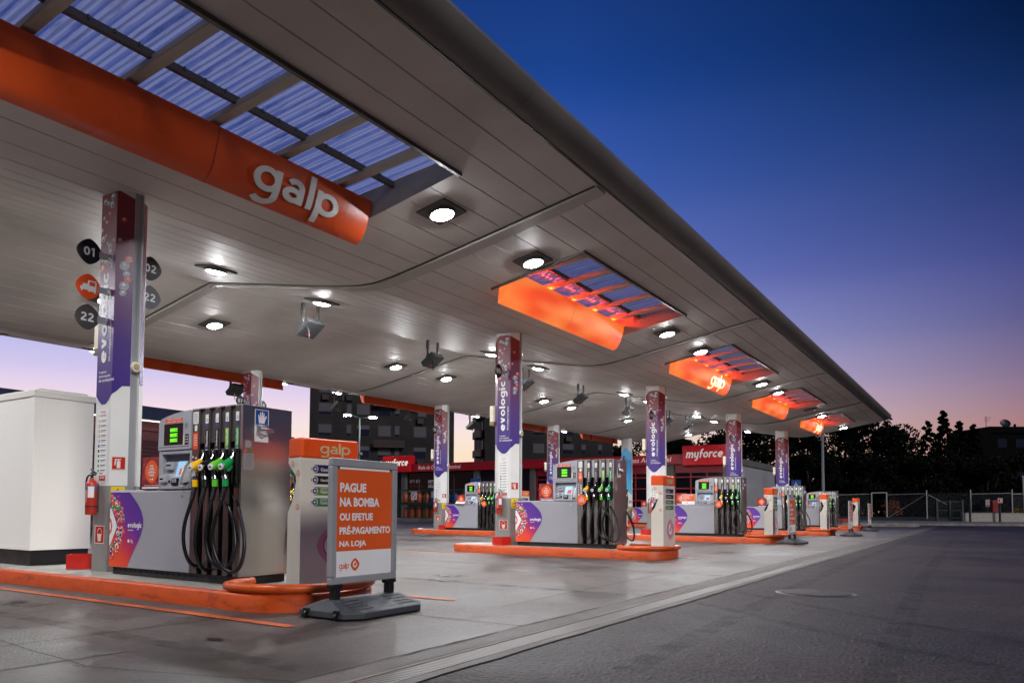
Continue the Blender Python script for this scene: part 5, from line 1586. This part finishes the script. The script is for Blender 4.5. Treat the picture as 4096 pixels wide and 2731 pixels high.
for nm_, (y0, y1, z0, z1) in (('sign_box', (1.2, 4.75, 4.87, 6.5)), ('sign_box', (33.7, 37.4, 5.02, 6.74))):
    s_ = MB().box(-.5, .4, y0, y1, z0, z1).build(nm_, mat('sign_red', '#c8141c', .35, emit=.10 if y0 > 20 else .035, ecol='#d8141c', var=.04), wk, bevel=.03)
    ml = MB(); ml.word('myforce', (-.53, (y0 + y1) / 2 - .05, (z0 + z1) / 2), -Y_, Z_, (y1 - y0) * .84, (z1 - z0) * .56, 0, .27, slant=.2, depth=(.03, 0, 0))
    ml.build('lettering', mat('sign_letter_lit' if y0 > 20 else 'sign_letter', '#e0dcd4', .4, emit=.5 if y0 > 20 else .12, ecol='#fff4e4', var=0), s_)
for y0, y1 in ((27.4, 32.7), (5.8, 12.6)):
    MB().text('Rede de Oficinas Automóvel', (-.255, (y0 + y1) / 2, 5.44), -Y_, Z_, y1 - y0, .42, 0, .3, slant=.18).build('fascia_lettering', mat('fascia_letter', '#d8ccc4', .4, emit=.15, ecol='#ffe8dc', var=0), wk)
for y in (1.0, 5.65, 13.5, 19.0, 25.4, 34.6): MB().box(-.05, .5, y, y + .55, 0, 5.02).build('pillar', pillar_m, wk)
for y0, y1 in ((1.6, 5.6), (6.25, 13.4), (14.1, 18.9)):
    d_ = MB().box(.2, .3, y0, y1, 0, 4.3).build('garage_door', glass_dark, wk)
    fr = MB(); n = max(3, int((y1 - y0) / 1.2))
    for i in range(n + 1): yy = y0 + (y1 - y0) * i / n; fr.box(.14, .2, yy - .05, yy + .05, 0, 4.3)
    for z in (.05, 1.0, 2.0, 3.0, 3.95): fr.box(.15, .2, y0, y1, z - .05, z + .05)
    fr.box(.1, .4, y0, y1, 4.3, 5.0)
    fr.build('red_frame', frame_red, d_)
sw = MB().box(.25, .35, 26, 34.5, .1, 4.9).build('shop_window', glass_dark, wk)
sf = MB()
for y in (28.5, 31.0, 33.0): sf.box(.2, .25, y - .04, y + .04, .1, 4.9)
sf.build('mullion', dark_steel, sw)
tx = MB(); tx.text('Nº1 EM', (.24, 34.2, 4.05), -Y_, Z_, 1.3, .34, 0, 1.2, anchor=0); tx.text('PORTUGAL', (.24, 34.2, 3.55), -Y_, Z_, 1.7, .3, 1, 1.4, anchor=0); tx.rect((.24, 33.6, 3.0), Y_, Z_, 1.5, .09, 0); tx.rect((.24, 33.9, 2.75), Y_, Z_, .6, .09, 1)
tx.rect((.24, 31.0, 3.75), Y_, Z_, 1.6, .8, 0); tx.text('+95', (.235, 31.3, 3.72), -Y_, Z_, 1.0, .5, 2, 2, slant=.15)
tx.build('window_lettering', [mat('dim_white', '#b8b4ae', .5), mat('dim_red', '#7c1620', .5), dark_print], sw)

# gas bottle cage in front of the workshop
struct(MB().box(54.5, 62, 31, 60, -.1, .28), 'pavement', pave_m)
cg = thing('gas_cage', 'green wire cage holding gas bottles in front of the workshop', 'cage', (56, 39.0, .28))
gm = mat('cage_green', '#1d3a2c', .5)
ln = 8.4
MB().box(-.03, .03, 0, ln, 2.62, 2.70).box(-.03, .03, 0, ln, .02, .08).box(-.03, .03, 0, ln, 1.35, 1.40).box(1.6, 1.66, 0, ln, 2.62, 2.7).build('rails', gm, cg)
for y in (0, 2.1, 4.2, 6.3, 8.3): MB().box(-.05, .05, y, y + .1, 0, 2.72).build('post', gm, cg)
ms = MB(); n = 60
for i in range(n):
    y = ln * i / n; ms.box(-.008, .008, y, y + .012, .05, 2.65)
for i in range(18): z = .05 + i * .148; ms.box(-.009, .007, 0, ln, z, z + .012)
ms.build('wire_mesh', gm, cg)
tp_ = MB(); tp_.add([(0, 0, 2.7), (1.6, 0, 2.85), (1.6, ln, 2.85), (0, ln, 2.7)], [(0, 1, 2, 3)])
for i in range(0, 30): y = ln * i / 30; tp_.box(0, 1.6, y, y + .02, 2.71, 2.74)
MB().box(.3, 1.5, 0.2, ln - .3, 1.28, 1.36).box(.3, .36, .2, ln - .3, 1.36, 1.5).build('shelf', dark_steel, cg)
mb = MB(); mb.box(-.07, -.05, 5.3, 5.95, 1.75, 2.45, 0); mb.disc((-.072, 5.62, 2.1), Y_, Z_, .27, 24, 1); mb.disc((-.074, 5.62, 2.1), Y_, Z_, .2, 24, 0)
mb.obox((-.076, 5.62, 2.1), (.001, 0, 0), (0, .19, .19), (0, -.025, .025), 1)
mb.build('no_smoking_sign', [white, red_sign], cg)
MB().box(-.07, -.05, 2.9, 3.6, 1.9, 2.5).build('white_notice', grey_print, cg)
gb = mat('bottle_orange', '#c8501c', .45, var=.1); bb = mat('bottle_blue', '#1c3f78', .45, var=.1)
gp = [None, None]
for lvl, z0 in ((0, .32), (1, 1.66)):
    for i in range(9):
        ci = 0 if (lvl == 0 or i > 4) else 1
        loc = (56.9, 39.7 + i * .84, z0)
        lb = f'{"orange" if ci == 0 else "blue"} gas bottle in the cage, {"floor" if lvl == 0 else "shelf"} row, {ORD[i]} from the right'
        if gp[ci] is None:
            t = thing('gas_bottle', lb, 'gas bottle', loc, 0, 'gas bottles stored in the green cage')
            MB().lathe([(.25, 0), (.29, .05), (.29, .7), (.24, .82), (.1, .88), (.06, .9)], (0, 0, 0), 16).build('cylinder', (gb, bb)[ci], t, smooth=True)
            MB().lathe([(.15, .84), (.16, 1.0), (.14, 1.0)], (0, 0, 0), 12).build('collar', (gb, bb)[ci], t)
            gp[ci] = t
        else: dup(gp[ci], loc, lb)

# shop building at the left behind the pumps
sh_ = thing('station_shop', 'dark red shop building with navy eaves behind the nearest pump', 'shop', (14, 40, 0))
brick = mat('shop_red', '#5a2c30', .6, var=.15, scale=.8)
MB().box(0, 22.4, 0, 9, 0, 5.55).build('wall', brick, sh_)
MB().box(-.6, 13.6, -.8, 9, 6.1, 6.84).build('navy_eaves', mat('navy', '#101c3c', .5, var=.1), sh_)
MB().box(0, 22.6, -.1, 9, 5.55, 6.08).build('parapet', mat('parapet_red', '#6a3436', .6), sh_)
MB().box(0, 13.5, -.55, -.45, 6.03, 6.09).build('light_strip', mat('light_strip', '#ffffff', .4, emit=2.0, ecol='#fff2e6', var=0, rvar=0), sh_)
lv = MB()
for i in range(22): z = .6 + i * .21; lv.add([(0, -.02, z), (22.4, -.02, z), (22.4, -.1, z - .12), (0, -.1, z - .12)], [(0, 1, 2, 3)])
lv.build('louvre_wall', mat('louvre', '#3a1d20', .5, var=.1), sh_)
MB().box(17, 23, -.25, -.05, 2.6, 4.0).build('red_fascia', fas_red, sh_)
MB().word('a', (22.45, -.3, 4.55), X_, Z_, .5, .66, 0, .26).build('neon_lettering', mat('neon_red', '#ff4a24', .4, emit=2.2, ecol='#ff4020', var=0, rvar=0), sh_)

# ================================================================== BUILDINGS BEHIND
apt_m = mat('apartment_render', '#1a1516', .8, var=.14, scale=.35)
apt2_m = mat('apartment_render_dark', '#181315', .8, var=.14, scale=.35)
shut = mat('shutter_white', '#443f48', .6, var=.08)
pane = mat('window_pane', '#1b2030', .1, var=0, rvar=0)
frm = mat('window_surround', '#241d20', .7)
brown = mat('balcony_brown', '#3c2826', .7, var=.2)


def apartment(label, origin, rz, W_, H_, D_, colx, z_first, storey, nst, m, balc=(), left_balc=False, wide=()):
    t = thing('apartment_block', label, 'apartment block', origin, rz, 'apartment blocks behind the station')
    wl_ = MB().box(0, W_, 0, D_, 0, H_).build('wall', m, t)
    rn = random.Random(int(W_ * 10))
    for s in range(nst):
        z = z_first + s * storey
        for ci, x in enumerate(colx):
            w_ = 1.75 if ci in wide else .62
            h = 1.55
            o_ = MB().box(x - w_ / 2 - .12, x + w_ / 2 + .12, -.05, -.005, z - h / 2 - .1, z + h / 2 + .1).build('window', frm, t)
            MB().box(x - w_ / 2, x + w_ / 2, -.075, -.052, z - h / 2, z + h / 2).build('pane', pane, o_)
            f = rn.choice((.35, .55, .75, .95, .95))
            MB().box(x - w_ / 2, x + w_ / 2, -.10, -.078, z + h / 2 - h * f, z + h / 2).build('shutter', shut, o_)
            if rn.random() < .45: MB().box(x - .45, x + .45, -.55, -.05, z - h / 2 - 1.0, z - h / 2 - .25).build('drying_rack', brown if rn.random() < .6 else frm, o_)
    for x0, x1, z in balc:
        b_ = MB().box(x0, x1, -1.1, -.02, z, z + .16).build('balcony', brown, t)
        r_ = MB(); n = int((x1 - x0) / .2)
        for i in range(n): xx = x0 + (x1 - x0) * i / n; r_.box(xx, xx + .14, -1.1, -1.05, z + .16, z + 1.05)
        r_.build('railing', brown, b_)
    if left_balc:
        for s in range(nst + 1):
            z = z_first + s * storey - 1.3
            b_ = MB().box(-1.2, -.02, 1.0, 5.5, z, z + 1.15).build('balcony', brown, t)
            MB().box(-.12, -.02, 1.4, 2.6, z + 1.2, z + 2.6).build('balcony_door', shut, t)
    MB().box(-.2, W_ + .2, -.2, D_ + .2, H_, H_ + .4).build('roof_slab', m, t)
    return t


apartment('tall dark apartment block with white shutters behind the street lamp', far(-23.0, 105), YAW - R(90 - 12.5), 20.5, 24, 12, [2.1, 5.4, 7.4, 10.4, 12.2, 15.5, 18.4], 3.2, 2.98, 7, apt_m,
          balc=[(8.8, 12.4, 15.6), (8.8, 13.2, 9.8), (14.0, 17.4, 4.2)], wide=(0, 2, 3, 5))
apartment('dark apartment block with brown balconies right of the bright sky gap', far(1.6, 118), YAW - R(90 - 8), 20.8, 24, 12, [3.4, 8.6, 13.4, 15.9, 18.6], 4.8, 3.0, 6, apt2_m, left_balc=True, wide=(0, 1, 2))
rb = thing('apartment_block', 'far dark apartment block with stepped roof at the right edge', 'apartment block', far(93.9, 140), YAW - R(90), 0)
rb['group'] = 'apartment blocks behind the station'
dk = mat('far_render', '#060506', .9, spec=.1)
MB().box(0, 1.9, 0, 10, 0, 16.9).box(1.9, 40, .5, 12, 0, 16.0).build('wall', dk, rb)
MB().box(1.9, 40, .2, 12, 16.0, 17.2).build('roof_storey', dk, rb)
for i in range(6):
    for s in range(4): MB().box(3.5 + i * 3.4, 5.2 + i * 3.4, .43, .497, 4 + s * 3.1, 5.6 + s * 3.1).build('window', pane, rb)
an = MB(); an.tube([(3.2, 3, 17.2), (3.2, 3, 19.4)], .05, 6)
for i in range(3): an.box(2.9, 4.2 - .2 * i, 2.97, 3.03, 19.2 - i * .35, 19.26 - i * .35)
an.build('aerial', black, rb)
ds = MB(); ds.lathe([(.05, 0), (.5, .06), (.85, .2), (.9, .26), (.5, .1), (.05, .04)], (0, 0, 0), 20)
dso = ds.build('satellite_dish', black, rb); dso.location = (6.2, 2.2, 17.9); dso.rotation_euler = (R(60), R(-25), 0)
MB().tube([(6.2, 2.6, 17.1), (6.2, 2.5, 17.9)], .06, 6).build('dish_mast', black, rb)
MB().box(8.6, 8.9, 3, 3.3, 17.2, 18.0).box(12.0, 12.5, 3, 3.5, 17.2, 17.9).build('chimney', dk, rb)

# ================================================================== STREET FURNITURE
sl_ = thing('street_lamp', 'lit twin-armed street lamp in front of the apartment block', 'street lamp', (60, 55.4, 0))
pm_ = mat('lamp_post_grey', '#7d827f', .5)
MB().tube([(0, 0, 0), (0, 0, 10.9)], [.12, .08], 10).build('pole', pm_, sl_)
lam = mat('street_lamp_lens', '#ffffff', .3, emit=150, ecol='#f4ffee', var=0, rvar=0)
for s, z in ((1, 11.35), (-1, 10.85)):
    d = Vector((.05, s * 1.0, 0))
    MB().tube([(0, 0, 10.8), tuple(d * 1.45 + Vector((0, 0, z)))], .05, 8).build('arm', pm_, sl_)
    h_ = MB().obox(d * 1.85 + Vector((0, 0, z)), d * .45, (.16, 0, 0), (0, 0, .06)).build('lamp_head', pm_, sl_)
    MB().obox(d * 1.85 + Vector((0, 0, z - .07)), d * .4, (.2, 0, 0), (0, 0, .05)).build('lens', lam, h_)
MB().box(-.2, .2, -.3, .1, 6.9, 7.15).build('camera_box', pm_, sl_)
lp = thing('lamp_post', 'plain tall grey lamp post rising behind the far canopy end', 'lamp post', far(28.6, 62))
MB().tube([(0, 0, 0), (0, 0, 12)], [.13, .08], 12).build('pole', pm_, lp)
MB().tube([(0, 0, .0), (0, 0, 1.4)], .17, 12).build('base_sleeve', pm_, lp)
MB().tube([(0, 0, 11.9), (-.8, .6, 12.1)], .06, 8).obox((-1.1, .85, 12.12), (.35, -.26, 0), (.09, .12, 0), (0, 0, .06)).build('lamp_head', pm_, lp)
for (x, y, z, s), lb in (((45, 30.3, 2.93, .42), 'small blue square sign behind the back-row pump'), ((72, 13.98, 3.55, .40), 'small blue square sign beside the far column')):
    t = thing('information_sign', lb, 'sign', (x, y, 0), 0, 'blue information signs')
    MB().tube([(.05, 0, 0), (.05, 0, z)], .04, 8).build('post', dark_steel, t)
    p_ = MB().box(-.01, .02, -s, s, z - s, z + s).build('plate', blue_sign, t, bevel=.006)
    MB().poly([(-.013, 0, z + s * .55), (-.013, s * .5, z - s * .5), (-.013, -s * .5, z - s * .5)], 0).rect((-.015, 0, z - s * .15), Y_, Z_, s * .12, s * .5, 1).build('pictogram', [white, blue_sign], p_)

# ================================================================== BANK AND FENCE AT THE FAR SIDE
pv = MB()
L_ = [far(l, 65.2) for l in (4, 30, 36, 80, 140)]
B_ = [far(l, 70.5) for l in (4, 30, 36, 80, 140)]
for i in range(4):
    a, b_, c, d = Vector(L_[i]), Vector(L_[i + 1]), Vector(B_[i + 1]), Vector(B_[i])
    up = Vector((0, 0, .22)); up2 = Vector((0, 0, .36))
    pv.poly([a, b_, b_ + up, a + up], 1); pv.poly([a + up, b_ + up, c + up2, d + up2], 0)
struct(pv, 'pavement', [pave_m, kerb_m])
gy = MB()
for l0, l1 in ((4, 40), (40, 80), (80, 140)):
    gy.poly([far(l0, 70.5, .36), far(l1, 70.5, .36), far(l1, 78, .62), far(l0, 78, .62)]); gy.poly([far(l0, 78, .62), far(l1, 78, .62), far(l1, 200, .8), far(l0, 200, .8)])
struct(gy, 'grass_bank', grass_m)
ek = MB(); P = [far(18, 63.0), far(25, 61.5), far(33.4, 58.3), far(34.4, 58.9), far(36.2, 61.5)]
for p0, p1, z0, z1 in zip(P[:-1], P[1:], (.2, .2, .2, .12), (.2, .2, .12, .03)):
    p0, p1 = Vector(p0), Vector(p1); dd = (p1 - p0).normalized(); nn = Vector((-dd.y, dd.x, 0)) * .22
    ek.poly([p0, p1, p1 + Z_ * z1, p0 + Z_ * z0]); ek.poly([p0 + Z_ * z0, p1 + Z_ * z1, p1 + nn + Z_ * z1, p0 + nn + Z_ * z0])
struct(ek, 'kerb', kerb_m)
ts = MB().obox(far(32.0, 65.9, .33 + .1), Vector((FY, -FX, 0)) * .5, Vector((FX, FY, 0)) * .02, (0, 0, .12), 0)
t_ = ts.build('kerb_sign', fas_red); tag(t_, 'small dark red sign strip low on the far kerb', 'sign')

fence = thing('chain_link_fence', 'long wire mesh fence with pale posts along the far bank', 'fence')
fpost = mat('fence_post', '#b9b5aa', .6, var=.1)
FP = [(20, 84), (27, 83), (33, 81.5), (38.4, 80), (41.1, 78.4), (42.5, 78), (45.0, 75.3), (48.0, 73.2), (50.8, 71.5), (55, 70.8), (62, 70.5)]
for i, (l, d) in enumerate(FP):
    if i in (4, 5): continue
    MB().tube([far(l, d, .4), far(l, d, 3.35)], .055, 8).build('post', fpost, fence)
for i in range(len(FP) - 1):
    if i == 4: continue
    a, b_ = FP[i], FP[i + 1]
    if i not in (6,): MB().tube([far(*a, 2.92), far(*b_, 3.0)], .035, 6).build('top_rail', fpost, fence)
    wm = MB(); n = int(math.dist(a, b_) / .16)
    pa, pb = Vector(far(*a, .5)), Vector(far(*b_, .5)); q = (pb - pa) / n
    for j in range(-14, n):
        for sgn in (1, -1):
            j0, j1 = (j, j + 14) if sgn > 0 else (j + 14, j)
            p0, p1 = pa + q * j0, pa + q * j1 + Vector((0, 0, 2.55))
            # clip to the panel
            t0, t1 = 0., 1.
            for lo_, f in ((0, 1), (n, -1)):
                u0, u1 = (j0 - lo_) * f, (j1 - lo_) * f
                if u0 < 0 and u1 < 0: t0 = 2
                elif u0 < 0: t0 = max(t0, -u0 / (u1 - u0))
                elif u1 < 0: t1 = min(t1, u0 / (u0 - u1))
            if t0 < t1: 
                c0, c1 = p0.lerp(p1, t0), p0.lerp(p1, t1)
                wm.tube([c0, c1], .0055, 3, caps=False)
    wm.build('wire_mesh', mat('fence_wire', '#8a8a86', .5, .5), fence)
MB().tube([far(42.6, 77.9, .6), far(44.95, 75.4, 2.9)], .03, 6).build('brace', fpost, fence)
MB().tube([far(45.1, 75.2, 2.9), far(46.4, 74.3, 1.9)], .03, 6).build('brace', fpost, fence)
gt = thing('gate_frame', 'open pale steel gate frame in the fence line', 'gate frame', far(41.1, 78.3))
e = Vector((FY * 1.38 - FX * .3, -FX * 1.38 - FY * .3, 0))
MB().tube([(0, 0, .4), (0, 0, 3.12)], .06, 8).build('post', fpost, gt); MB().tube([(*e[:2], .4), (*e[:2], 3.16)], .075, 8).build('post', fpost, gt); MB().tube([(0, 0, 3.1), (*e[:2], 3.14)], .05, 8).build('lintel', fpost, gt)
gg = thing('double_gate', 'low dark green double gate on the pavement edge', 'gate', far(42.75, 70), YAW - R(90))
gdk = mat('gate_green', '#14291f', .5)
for x in (0, 1.2, 2.35): MB().box(x - .09, x + .09, -.09, .09, .3, 2.3 - .06 * (x == 1.2)).build('post', gdk, gg)
gm_ = MB().box(.1, 2.26, -.03, .03, .42, .5).box(.1, 2.26, -.03, .03, 1.3, 1.36).box(.1, 2.26, -.03, .03, 2.1, 2.18)
for i in range(12): gm_.box(.18 + i * .18, .195 + i * .18, -.01, .01, .45, 2.14)
gm_.build('gate_leaf', gdk, gg)
lw = thing('low_wall', 'low pale tiled garden wall by the far pavement', 'wall', far(44.5, 69), YAW - R(90))
tile = mat('tile_wall', '#a8a49a', .6, var=0, rvar=0)
t_, n_, l_, b_ = nodes(tile)
bk = n_.new('ShaderNodeTexBrick'); bk.inputs['Color1'].default_value = lin('#a9a59b'); bk.inputs['Color2'].default_value = lin('#98948a'); bk.inputs['Mortar'].default_value = lin('#6a665e')
bk.inputs['Scale'].default_value = 6; bk.offset = 0; bk.inputs['Mortar Size'].default_value = .03; bk.inputs['Brick Width'].default_value = .9; bk.inputs['Row Height'].default_value = .9
tcn = n_.new('ShaderNodeTexCoord'); mpn = n_.new('ShaderNodeMapping'); mpn.inputs['Rotation'].default_value = (R(90), 0, 0)
l_.new(tcn.outputs['Object'], mpn.inputs[0]); l_.new(mpn.outputs[0], bk.inputs['Vector']); l_.new(bk.outputs[0], b_.inputs['Base Color'])
MB().box(0, 30, 0, .3, .3, 1.10).build('wall_face', tile, lw); MB().box(-.03, 30.03, -.03, .33, 1.10, 1.15).build('coping', kerb_m, lw)
for l, d, h, lb in ((44.9, 68.6, 2.35, 'dark green bollard post at the end of the low wall'), (47.6, 68.6, 2.35, 'dark post with small red sign before the low wall')):
    t = thing('sign_post', lb, 'post', far(l, d)); MB().tube([(0, 0, .3), (0, 0, h)], .09, 10).build('post', gdk, t)
    MB().lathe([(.1, h), (.08, h + .03), (.0, h + .04)], (0, 0, 0), 10).build('cap', gdk, t)
    if l > 46:
        s_ = MB(); e1 = Vector((FY, -FX, 0)); c = Vector((-FX * .1, -FY * .1, h - .1)); s_.rect(c, e1, Z_, .42, .42, 1); s_.rect(c - Vector((FX, FY, 0)) * .004, e1, Z_, .34, .34, 0); s_.rect(c - Vector((FX, FY, 0)) * .008 + e1 * .05, e1, Z_, .1, .22, 1)
        s_.build('sign_plate', [red_sign, cream], t)
ns = thing('no_smoking_sign', 'white no smoking notice on the far fence', 'sign', far(48.95, 72.2, 0))
e1 = Vector((FY, -FX, 0)); nf = Vector((-FX, -FY, 0))
MB().tube([(0, 0, .5), (0, 0, 2.3)], .025, 6).build('post', dark_steel, ns)
s_ = MB(); c = Vector((0, 0, 2.05)) + nf * .05; s_.rect(c, e1, Z_, .42, .66, 0); s_.disc(c + nf * .004 + Z_ * .1, e1, Z_, .15, 20, 1); s_.disc(c + nf * .008 + Z_ * .1, e1, Z_, .11, 20, 0); s_.obox(c + nf * .012 + Z_ * .1, (e1 + Z_) * .075, (e1 - Z_) * .01, nf * .001, 1); s_.rect(c + nf * .004 - Z_ * .22, e1, Z_, .3, .1, 2)
s_.build('plate', [mat('dim_plate', '#b8b4ae', .5), red_sign, dark_print], ns)
rx = thing('hose_cabinet', 'red hose cabinet standing behind the low wall', 'cabinet', far(48.6, 71), YAW - R(90))
MB().box(0, .7, 0, .4, 1.15, 2.3).build('cabinet', mat('dark_red_box', '#8c1a18', .5), rx, bevel=.02); MB().box(.2, .5, .1, .3, .4, 1.15).build('stand', dark_steel, rx); MB().box(.02, .68, -.015, 0, 1.2, 2.25).build('door', mat('dark_red_door', '#7a1616', .4), rx)
gp_ = thing('utility_pole', 'thin leaning grey pole by the right edge', 'pole', far(50.9, 70))
MB().tube([(0, 0, .3), (FY * -.12, FX * .12, 4.6)], [.075, .06], 8).build('pole', fpost, gp_)
MB().tube([(0, 0, .3), (0, 0, .55)], .11, 8).build('base_collar', dark_steel, gp_)

# ================================================================== TREES
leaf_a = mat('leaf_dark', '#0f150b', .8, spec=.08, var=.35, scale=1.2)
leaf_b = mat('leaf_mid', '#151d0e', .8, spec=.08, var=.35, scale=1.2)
bark = mat('bark', '#2c2620', .9, var=.25)


def tree_mesh(seed, h, rad, conifer=False, n=3800, leaf=.34):
    rn = random.Random(seed); crown = MB(); trunk = MB()
    th = h * (.12 if not conifer else .06)
    trunk.tube([(0, 0, -.2), (.05, .02, th), (rn.uniform(-.3, .3), rn.uniform(-.3, .3), h * .75)], [rad * .09, rad * .07, rad * .02], 8)
    clumps = []
    if not conifer:
        for i in range(34):
            a = rn.uniform(0, 6.283); u = rn.random() ** .5; z = th + (h - th) * (.08 + .86 * rn.random())
            env = math.sin(min(1, (z - th) / (h - th) * .92 + .1) * math.pi) ** .55
            r = u * rad * env; clumps.append((r * math.cos(a), r * math.sin(a), z, rad * rn.uniform(.18, .36)))
        for c in clumps[::3]:
            trunk.tube([(0, 0, th * .9), (c[0] * .5, c[1] * .5, (th + c[2]) / 2), c[:3]], [rad * .045, rad * .03, rad * .01], 5)
    else:
        for i in range(46):
            f = (i / 46) ** .9; z = th + (h - th) * f; r = rad * (1 - f) ** .8 + .12
            a = i * 2.4 + rn.uniform(-.4, .4); q = r * rn.uniform(.35, 1)
            clumps.append((q * math.cos(a), q * math.sin(a), z, max(.22, r * rn.uniform(.3, .5))))
    for i in range(n):
        c = clumps[rn.randrange(len(clumps))]
        while True:
            d = Vector((rn.uniform(-1, 1), rn.uniform(-1, 1), rn.uniform(-1, 1)))
            if .15 < d.length < 1: break
        d = d.normalized() * d.length ** .4
        p = Vector(c[:3]) + Vector((d.x, d.y, d.z * .8)) * c[3] * rn.choice((1, 1, 1, 1.25))
        s = leaf * rn.uniform(.6, 1.3)
        a = Vector((rn.gauss(0, 1), rn.gauss(0, 1), rn.gauss(0, .7))).normalized(); b_ = a.cross(Vector((rn.gauss(0, 1), rn.gauss(0, 1), rn.gauss(0, 1)))).normalized()
        crown.poly([p - a * s * .5, p + b_ * s * .3, p + a * s * .5, p - b_ * s * .3], 0 if rn.random() < .6 else 1)
    return crown, trunk


kinds = []
for sd, h, rad, con, n in ((1, 12, 5.2, False, 8200), (2, 12, 4.6, False, 7200), (3, 14, 2.9, True, 4600), (4, 9, 4.5, False, 6800)):
    kinds.append((tree_mesh(sd, h, rad, con, n, .5 if not con else .42), h))
protos = {}
TREES = [  # kind, lat, depth, scale, label
    (0, 22.6, 92, .86, 'broad dark tree left of the large workshop sign'), (1, 26.0, 96, .84, 'dark tree with pale sky showing through its top, over the workshop'), (0, 30.5, 94, .92, 'broad dark tree behind the red workshop sign box'),
    (1, 35.5, 92, .98, 'dark tree behind the fourth canopy column'), (0, 40.5, 93, 1.0, 'broad dark tree behind the last canopy column'), (1, 45.0, 90, 1.02, 'tall dark tree touching the far canopy corner'), (0, 49.2, 91, .98, 'broad dark tree right of the canopy corner'),
    (3, 52.6, 92, .88, 'lower dark tree before the gap of pink sky'), (3, 38.0, 86, .8, 'dark rounded tree behind the fence on the left'), (3, 44, 85, .78, 'dark rounded tree behind the open gate'), (3, 50, 84, .75, 'dark rounded tree behind the middle fence'),
    (2, 60.2, 100, .92, 'narrow conifer, left one of the pointed group'), (2, 62.3, 100, 1.02, 'tallest narrow conifer on the right'), (2, 65.0, 101, .93, 'narrow conifer right of the tallest one'), (2, 66.8, 101, .9, 'narrow conifer beside the far apartment block'),
    (3, 58.6, 96, .82, 'dark bushy tree under the conifers'), (3, 64, 97, .86, 'dark tree at the foot of the conifers'), (3, 70, 98, .9, 'dark tree before the far apartment block'), (3, 76, 97, .95, 'dark tree at the right edge of view'), (3, 57, 84, .72, 'dark shrubby tree behind the low wall'),
    (3, 64, 84, .72, 'dark shrubby tree behind the wall at the right'), (1, 24.6, 124, .95, 'small dark tree in the slit of bright sky'), (3, 27, 88, .75, 'dark tree low behind the workshop roof'), (3, 72, 85, .75, 'dark shrubby tree beyond the right edge')]
for kd, la, de, s_, lb in TREES:
    if kd not in protos:
        t = thing('conifer_tree' if kd == 2 else 'broad_tree', lb, 'tree', far(la, de, .4), 0, 'dark trees beyond the fence')
        (cr, tk), h = kinds[kd]
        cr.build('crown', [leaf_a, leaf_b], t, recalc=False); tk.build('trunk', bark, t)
        protos[kd] = t
    else: t = dup(protos[kd], far(la, de, .4), lb)
    t.scale = (s_, s_, s_); t.rotation_euler = (0, 0, random.uniform(0, 6.28))
t = thing('flowering_shrub', 'rusty orange shrub glowing behind the fence wire', 'shrub', far(43.6, 79, .6))
cr, tk = tree_mesh(9, 1.9, 1.0, False, 500, .16)
cr.build('foliage', [mat('leaf_rust', '#9a4a1c', .7), mat('leaf_rust_dark', '#6a3216', .7)], t, recalc=False); tk.build('stem', bark, t)
t = thing('flowering_shrub', 'low yellow flowers on the low wall at the right', 'shrub', far(50.4, 70, 1.0))
cr, tk = tree_mesh(10, .5, .8, False, 260, .1)
cr.build('foliage', [mat('flower_yellow', '#b08a1c', .7), leaf_b], t, recalc=False); tk.build('stem', bark, t)

# dense undergrowth closing the view below the crowns
rn = random.Random(21); th_ = MB()
for i in range(30000):
    la = rn.uniform(12, 92); de = rn.uniform(86, 93)
    z = .3 + (4.6 + 1.3 * math.sin(la * .55) + .8 * math.sin(la * 1.7)) * rn.random() ** .8
    p = Vector(far(la, de, z)); sz = rn.uniform(.35, .8)
    a = Vector((rn.gauss(0, 1), rn.gauss(0, 1), rn.gauss(0, .7))).normalized(); b_ = a.cross(Vector((rn.gauss(0, 1), rn.gauss(0, 1), rn.gauss(0, 1)))).normalized()
    th_.poly([p - a * sz * .5, p + b_ * sz * .32, p + a * sz * .5, p - b_ * sz * .32], 0 if rn.random() < .6 else 1)
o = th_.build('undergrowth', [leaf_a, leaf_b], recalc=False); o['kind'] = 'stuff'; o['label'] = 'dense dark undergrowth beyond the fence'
